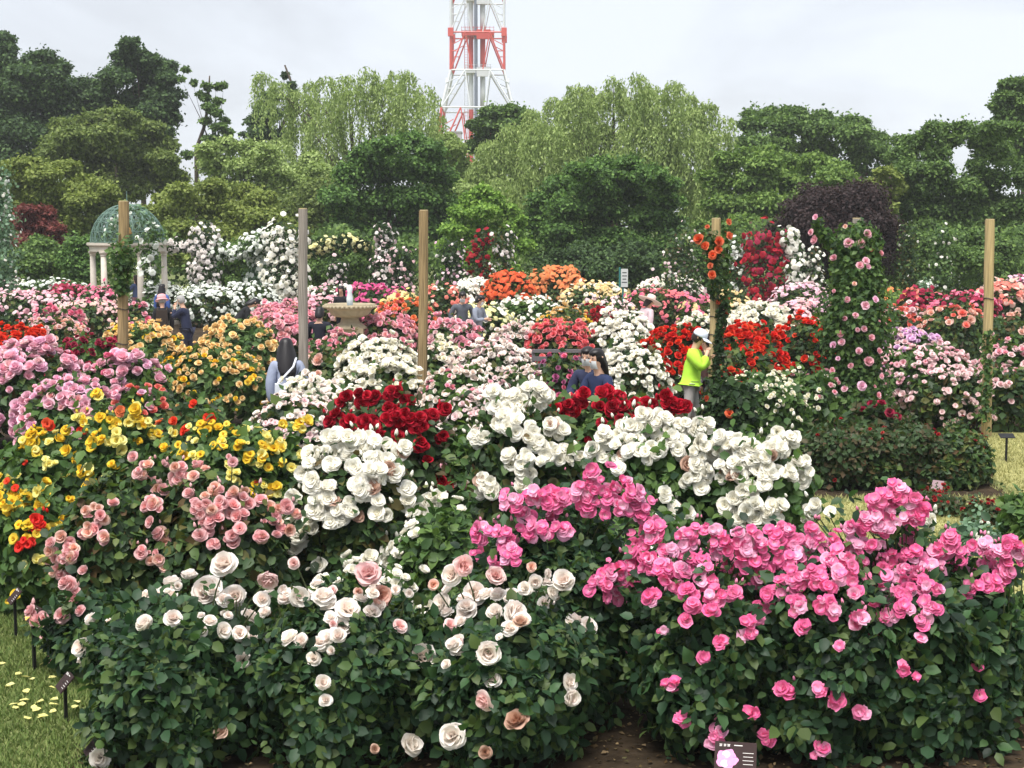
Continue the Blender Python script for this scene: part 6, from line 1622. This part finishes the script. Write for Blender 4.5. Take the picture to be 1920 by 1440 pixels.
def person(label, px, py_head, Y, height=1.6, yaw=0.0, lean=0.0, head_pitch=0.0, head_yaw=0.0, hands=None, top=(60, 60, 70), bottom=(40, 40, 46),
           hair='black', hair_len=0.0, hat=None, mask=False, bag=None, coat=.78, group='visitors strolling among the roses', stride=.1, fem=True, vest=None, bulk=.020):
    """yaw 0 faces away from the camera (+Y); pi faces the camera"""
    T = at(px, py_head, Y)
    s = height / 1.7
    root = empty('person', (T[0], Y, 0), yaw, label, 'person', group)
    # the head row of the photo fixes where the figure stands; shift for a lean
    V3 = Vector
    pel = V3((0, 0, .93 * s))
    Rl = Matrix.Rotation(-lean, 3, 'X')
    def up(p): return pel + Rl @ (V3(p) * s - V3((0, 0, .93 * s)))
    neck = up((0, -.005, 1.45)); hb = up((0, 0.01, 1.50))
    Rh = Rl @ Matrix.Rotation(head_yaw, 3, 'Z') @ Matrix.Rotation(-head_pitch, 3, 'X')
    def hd(p): return hb + Rh @ (V3(p) * s)
    shw = .165 if fem else .185
    SHL, SHR = up((-shw, 0, 1.385)), up((shw, 0, 1.385))
    def arm(S, target, side):
        if target is None: target = (side * .20, .06, .82)
        H = up(target)
        a, b = .285 * s, .25 * s
        d = H - S; L = min(d.length, (a + b) * .985); d.normalize(); H = S + d * L
        x = (a * a - b * b + L * L) / (2 * L); h = math.sqrt(max(0, a * a - x * x))
        pole = V3((side * .55, -.35, -.8)); pole = (pole - d * pole.dot(d)).normalized()
        return S + d * x + pole * h, H
    hands = hands or (None, None)
    EL, HL = arm(SHL, hands[0], -1); ER, HR = arm(SHR, hands[1], 1)
    hipw = .088 * s
    kz, az = .49 * s, .085 * s
    st = stride * s
    hips = [V3((-hipw, 0, .89 * s)), V3((hipw, 0, .89 * s))]
    knees = [V3((-hipw * 1.05, .03 * s + st * .5, kz)), V3((hipw * 1.05, .02 * s - st * .35, kz))]
    ank = [V3((-hipw * 1.05, st, az)), V3((hipw * 1.05, -st, az))]
    toe = [a + V3((0, .13 * s, -.05 * s)) for a in ank]
    r = lambda v: v * s
    def body_chains(extra=0.0, head=True, legs=True, arms=True, hand=True):
        C = []
        main = [(pel, (r(.135 + extra), r(.10 + extra))), (up((0, 0, 1.06)), (r(.118 + extra), r(.088 + extra))), (up((0, .0, 1.22)), (r(.135 + extra), r(.10 + extra))), (up((0, -.005, 1.345)), (r(.125 + extra), r(.088 + extra)))]
        if head:
            main += [(neck, r(.052)), (hd((0, .012, .045)), (r(.062), r(.068))), (hd((0, .012, .115)), (r(.076), r(.092))), (hd((0, -.002, .165)), (r(.072), r(.085))), (hd((0, -.005, .192)), r(.03))]
        C.append((main, None))
        idx = len(main)
        if arms:
            for S, E_, H, sd in ((SHL, EL, HL, -1), (SHR, ER, HR, 1)):
                ch = [(S, r(.055 + extra)), (E_, r(.040 + extra)), (H, r(.028 + extra * .8))]
                if hand:
                    d = (H - E_).normalized()
                    ch += [(H + d * r(.05), (r(.036), r(.018))), (H + d * r(.085), (r(.034), r(.014)))]
                C.append((ch, 3)); idx += len(ch)
        if legs:
            for i in (0, 1):
                ch = [(hips[i], r(.082 + extra)), (knees[i], r(.056 + extra)), (ank[i], r(.038 + extra * .8))]
                if hand: ch.append((toe[i], r(.032)))
                C.append((ch, 0)); idx += len(ch)
        if hand:
            for E_, H, sd in ((EL, HL, -1), (ER, HR, 1)):
                d = (H - E_).normalized()
                side = d.cross(V3((0, 0, 1)))
                side = side.normalized() if side.length > 1e-3 else V3((1, 0, 0))
                fw = side.cross(d)
                for j, ln in enumerate((.062, .07, .066, .052)):
                    b = H + d * r(.08) + side * r(-.026 + .0175 * j)
                    m_ = b + d * r(ln * .55) - fw * r(.006); e = m_ + d * r(ln * .4) - fw * r(.022)
                    C.append(([(b, r(.0092)), (m_, r(.0085)), (e, r(.007))], None))
                b = H + d * r(.03) - side * r(.03)
                C.append(([(b, r(.011)), (b + d * r(.03) - side * r(.022), r(.0095)), (b + d * r(.055) - side * r(.022) - fw * r(.012), r(.008))], None))
        return C
    JOBS.append((skin_mesh('body', body_chains(), SKIN, 1), root))
    tm = mat_plain('cloth_%d_%d_%d' % top, G(*top), rough=.85, noise=.14, scale=9, bump=.25)
    bm_ = mat_plain('cloth_%d_%d_%d' % bottom, G(*bottom), rough=.85, noise=.14, scale=9, bump=.2)
    # jacket : torso down to the coat hem, with sleeves
    ex = bulk
    hem = coat
    main = [(up((0, 0, 1.06)), (r(.135 + ex), r(.105 + ex))), (up((0, 0, 1.22)), (r(.14 + ex), r(.11 + ex))), (up((0, -.005, 1.36)), (r(.128 + ex), r(.092 + ex))), (up((0, -.005, 1.435)), (r(.07), r(.07)))]
    low = [(pel + V3((0, 0, -.02 * s)), (r(.155 + ex), r(.12 + ex)))]
    if hem < .85: low.append((V3((0, 0, hem * s)), (r(.165 + ex), r(.13 + ex))))
    C = [(main, None), (low, 0)]
    for S, E_, H in ((SHL, EL, HL), (SHR, ER, HR)):
        C.append(([(S, r(.062 + ex)), (E_, r(.048 + ex)), (H - (H - E_) * .06, r(.040 + ex * .7))], 2))
    JOBS.append((skin_mesh('jacket', C, tm, 1), root))
    C = [([(pel + V3((0, 0, .04 * s)), (r(.142), r(.108)))], None)]
    for i in (0, 1):
        C.append(([(hips[i], r(.095)), (knees[i], r(.07)), (ank[i] + V3((0, 0, .03 * s)), r(.058))], 0))
    JOBS.append((skin_mesh('trousers', C, bm_, 1), root))
    for i in (0, 1):
        MB().box(ank[i] + V3((0, .05 * s, -.045 * s)), (r(.09), r(.25), r(.08)), taper=.8).build('shoe', SHOEM, root)
    # hair : shell over the skull, open at the face, drawn down the back when long
    V = []; F = []; nu, nv = 22, 14
    cc = V3((0, -.004, .125))
    for j in range(nv + 1):
        th = PI * j / nv * .80
        for i in range(nu):
            ph = 2 * PI * i / nu
            sth = math.sin(th) ** .72
            d = V3((sth * math.sin(ph), sth * math.cos(ph), math.cos(th)))
            rr = V3((.094, .112, .108))
            p = V3((d.x * rr.x, d.y * rr.y, d.z * rr.z))
            back = max(0, -d.y * .8 + .35)
            if hair_len > 0 and d.z < .1 and back > 0:
                f = (.1 - d.z)
                p.z -= f * hair_len * 1.25 * min(1, back * 1.4)
                p.y -= f * .05; p.x *= 1 + f * (hair_len * 2.0 if hair_len < .25 else 1.0)
            if d.y > .25 and d.z < .58: p *= .76     # face side tucked inside the skull
            p.x *= 1 + .04 * math.sin(ph * 7 + j * 1.3); p.y *= 1 + .03 * math.sin(ph * 9 + j)
            V.append(hd(cc + p))
    for j in range(nv):
        for i in range(nu):
            i2 = (i + 1) % nu
            F.append((j * nu + i, j * nu + i2, (j + 1) * nu + i2, (j + 1) * nu + i))
    F.append(tuple(nv * nu + i for i in range(nu)))
    MB().add(V, F).build('hair', HAIRM[hair], root, smooth=True)
    # face
    nose = MB().tube([hd((0, .098, .125)), hd((0, .118, .10)), hd((0, .10, .092))], [.008 * s, .014 * s, .010 * s], 6)
    nose.build('nose', SKIN, root, smooth=True)
    for sx in (-1, 1):
        MB().lathe([(.004, -.010 * s), (.011 * s, 0), (.004, .010 * s)], 8, hd((sx * .032, .097, .135))).build('eye', EYEM, root)
        MB().tube([hd((sx * .078, 0, .14)), hd((sx * .088, -.01, .13)), hd((sx * .08, -.002, .10))], [.012 * s, .015 * s, .009 * s], 6).build('ear', SKIN, root)
    if mask:
        V = []; F = []
        for j in range(6):
            for i in range(9):
                ph = (i / 8 - .5) * 1.6; zz = .100 - .105 * j / 5 + .012 * (1 - abs(i / 4 - 1))
                bulge = (.107, .112, .110, .105, .097, .085)[j]
                V.append(hd((math.sin(ph) * .082, math.cos(ph) * bulge - .002, zz)))
        for j in range(5):
            for i in range(8): F.append((j * 9 + i, j * 9 + i + 1, (j + 1) * 9 + i + 1, (j + 1) * 9 + i))
        MB().add(V, F).build('face_mask', MASKM, root, smooth=True)
    else:
        MB().tube([hd((-.022, .100, .062)), hd((0, .106, .062)), hd((.022, .100, .062))], .006 * s, 6).build('mouth', LIPM, root)
    if hat:
        kind, colr, wide = hat
        hm = mat_plain('hat_%d_%d_%d' % colr, G(*colr), rough=.85, noise=.08, scale=30)
        M = Matrix.Translation(hd((0, 0, .155))) @ Rh.to_4x4()
        if kind == 'bucket':
            prof = [(wide, -.045), (wide * .98, -.035), (.112, .0), (.108, .03), (.100, .09), (.075, .108), (.01, .112)]
        else:
            prof = [(.108, -.01), (.112, .01), (.104, .05), (.08, .085), (.04, .1), (.005, .104)]
        mb = MB().lathe([(a * s, b * s) for a, b in prof], 24)
        mb.v = [tuple(M @ V3(v)) for v in mb.v]
        h_ = mb.build('hat', hm, root, smooth=True)
        if kind == 'cap':
            V = []; F = []
            for j in range(3):
                for i in range(9):
                    ph = (i / 8 - .5) * 2.2
                    rr = .108 + .05 * j
                    V.append(M @ V3((math.sin(ph) * .108 * s, math.cos(ph) * rr * s + (.0 if j else -.005), (-.0 - .014 * j) * s)))
            k0 = len(V)
            V += [v + V3((0, 0, -.006)) for v in V[:k0]]
            for b0, fl in ((0, False), (k0, True)):
                for j in range(2):
                    for i in range(8):
                        f = (b0 + j * 9 + i, b0 + j * 9 + i + 1, b0 + (j + 1) * 9 + i + 1, b0 + (j + 1) * 9 + i)
                        F.append(f[::-1] if fl else f)
            MB().add(V, F).build('visor', hm, root)
        else:
            bd = MB().lathe([(.115 * s, .0), (.115 * s, .022 * s)], 24); bd.v = [tuple(M @ V3(v)) for v in bd.v]
            bd.build('hat_band', mat_plain('band_%d' % colr[0], G(*[int(c * .86) for c in colr]), rough=.8), root)
    if bag:
        kind, colr = bag
        bmn = mat_plain('bag_%d_%d_%d' % colr, G(*colr), rough=.8)
        b = empty('bag', (T[0], Y, 0), yaw, None, None)
        if kind == 'tote':
            b['label'] = 'white shoulder bag carried by the long-haired visitor beside the grey post' if colr[0] > 200 else 'pale bag hanging from the arm of a visitor in navy'; b['category'] = 'bag'
            c = V3((-.02, -.20, .98)) * s if colr[0] > 200 else V3((-.30, .12, .86)) * s
            MB().box(c, (.34 * s, .11 * s, .34 * s), taper=.94).build('pouch', bmn, b)
            MB().tube([c + V3((-.13 * s, 0, .17 * s)), V3((.06 * s, -.17 * s, 1.36 * s)), V3((.11 * s, -.06 * s, 1.46 * s)), V3((.10 * s, .06 * s, 1.40 * s))], .014 * s, 6).build('strap', bmn, b)
        else:
            b['label'] = 'dark brown backpack worn by the visitor in the pink bucket hat'; b['category'] = 'backpack'
            MB().box(up((0, -.20, 1.17)), (.30 * s, .15 * s, .42 * s), taper=.86).build('pouch', bmn, b)
            MB().box(up((0, -.285, 1.09)), (.22 * s, .04 * s, .18 * s), taper=.9).build('front_pocket', bmn, b)
            for sx in (-1, 1):
                MB().tube([up((sx * .10, -.13, 1.36)), up((sx * .11, -.02, 1.445)), up((sx * .11, .125, 1.30)), up((sx * .12, .10, 1.08))], .018 * s, 6).build('strap', bmn, b)
    return root

D = math.radians
person('visitor in pink bucket hat and black jacket with a brown backpack', 304, 556, 33.5, 1.58, D(8), .05, .25, .5, None, (28, 27, 32), (40, 40, 46), 'grey', 0, ('bucket', (226, 168, 172), .165), True, ('pack', (52, 42, 36)))
person('grey-haired visitor in navy coat raising a hand to the face', 350, 556, 33.0, 1.62, D(78), .18, .2, 0, ((-.02, .20, 1.46), (.10, .26, 1.30)), (34, 40, 66), (40, 44, 64), 'grey', 0, None, False, None, .62)
person('long-haired visitor in blue top behind the pink bucket hat', 302, 531, 40, 1.58, D(-20), .05, .1, 0, None, (70, 96, 160), (30, 30, 38), 'black', .42)
person('visitor in denim jacket standing inside the pavilion', 255, 505, 47.6, 1.56, D(60), .0, .1, 0, ((-.1, .3, 1.3), (.1, .3, 1.3)), (78, 92, 128), (150, 110, 122), 'brown', .2)
person('stooping visitor in black bending over the white roses', 440, 553, 35.3, 1.62, D(-75), .75, .2, 0, ((-.1, .35, 1.0), (.1, .35, 1.0)), (26, 26, 30), (44, 52, 84), 'black', .12)
person('short-haired visitor in dark navy seen from behind beside the grey post', 598, 574, 28.5, 1.60, D(-8), .05, .15, 0, ((-.12, .22, 1.15), (.12, .22, 1.15)), (24, 26, 40), (24, 24, 34), 'black', .05, fem=False)
person('long-haired visitor in pale blue shirt leaning left of the grey post', 538, 640, 19.4, 1.70, D(14), .2, .1, 0, None, (150, 158, 180), (70, 74, 90), 'black', .3, None, False, ('tote', (226, 230, 240)), bulk=.028)
person('visitor in black behind the fountain bowl', 641, 538, 39, 1.58, D(170), .1, .1, 0, None, (30, 30, 36), (30, 30, 36), 'black', .2)
person('man in grey jacket over navy shirt left of his companion', 866, 556, 34, 1.66, D(-165), .08, .35, -.2, ((-.14, .12, .98), (.14, .12, .98)), (92, 96, 104), (34, 34, 52), 'black', 0, None, True, None, .72, fem=False)
person('woman in long pale grey coat looking down at her hands', 894, 554, 33.6, 1.60, D(-120), .1, .35, 0, ((-.06, .26, 1.15), (.06, .26, 1.18)), (138, 144, 158), (28, 28, 36), 'black', .05, None, True, None, .5)
person('masked visitor with bobbed black hair in navy jacket looking left', 1129, 657, 17.8, 1.70, D(128), .1, .1, .1, ((-.10, .30, 1.12), (.08, .34, 1.16)), (36, 48, 82), (30, 34, 48), 'black', .18, None, True)
person('masked companion half hidden behind the visitor in navy jacket', 1108, 657, 18.6, 1.66, D(150), .1, .15, .1, ((-.10, .34, 1.2), (.12, .30, 1.16)), (44, 50, 78), (34, 36, 48), 'black', .1, None, True)
person('visitor in lime-green jacket and white cap beside the orange-rose post', 1296, 629, 21.6, 1.66, D(-105), .1, .35, 0, ((-.08, .22, 1.30), (.10, .20, 1.38)), (186, 236, 70), (186, 180, 176), 'brown', 0, ('cap', (226, 232, 246), .16), False, None, .86, bulk=.042)
person('dark-haired visitor half hidden behind the orange-rose post', 1330, 650, 22.9, 1.50, D(100), .1, .1, 0, None, (90, 60, 56), (60, 56, 60), 'brown', .1)
person('stooping visitor under a broad pale pink sun hat behind the white shrub', 1206, 562, 33.0, 1.62, D(-60), .25, .2, 0, None, (214, 190, 196), (120, 110, 110), 'brown', .1, ('bucket', (236, 206, 196), .30), False)
bake_all(JOBS)
print('BLOOM OBJECTS', N_BLOOMS[0], 'OBJECTS', len(bpy.data.objects))
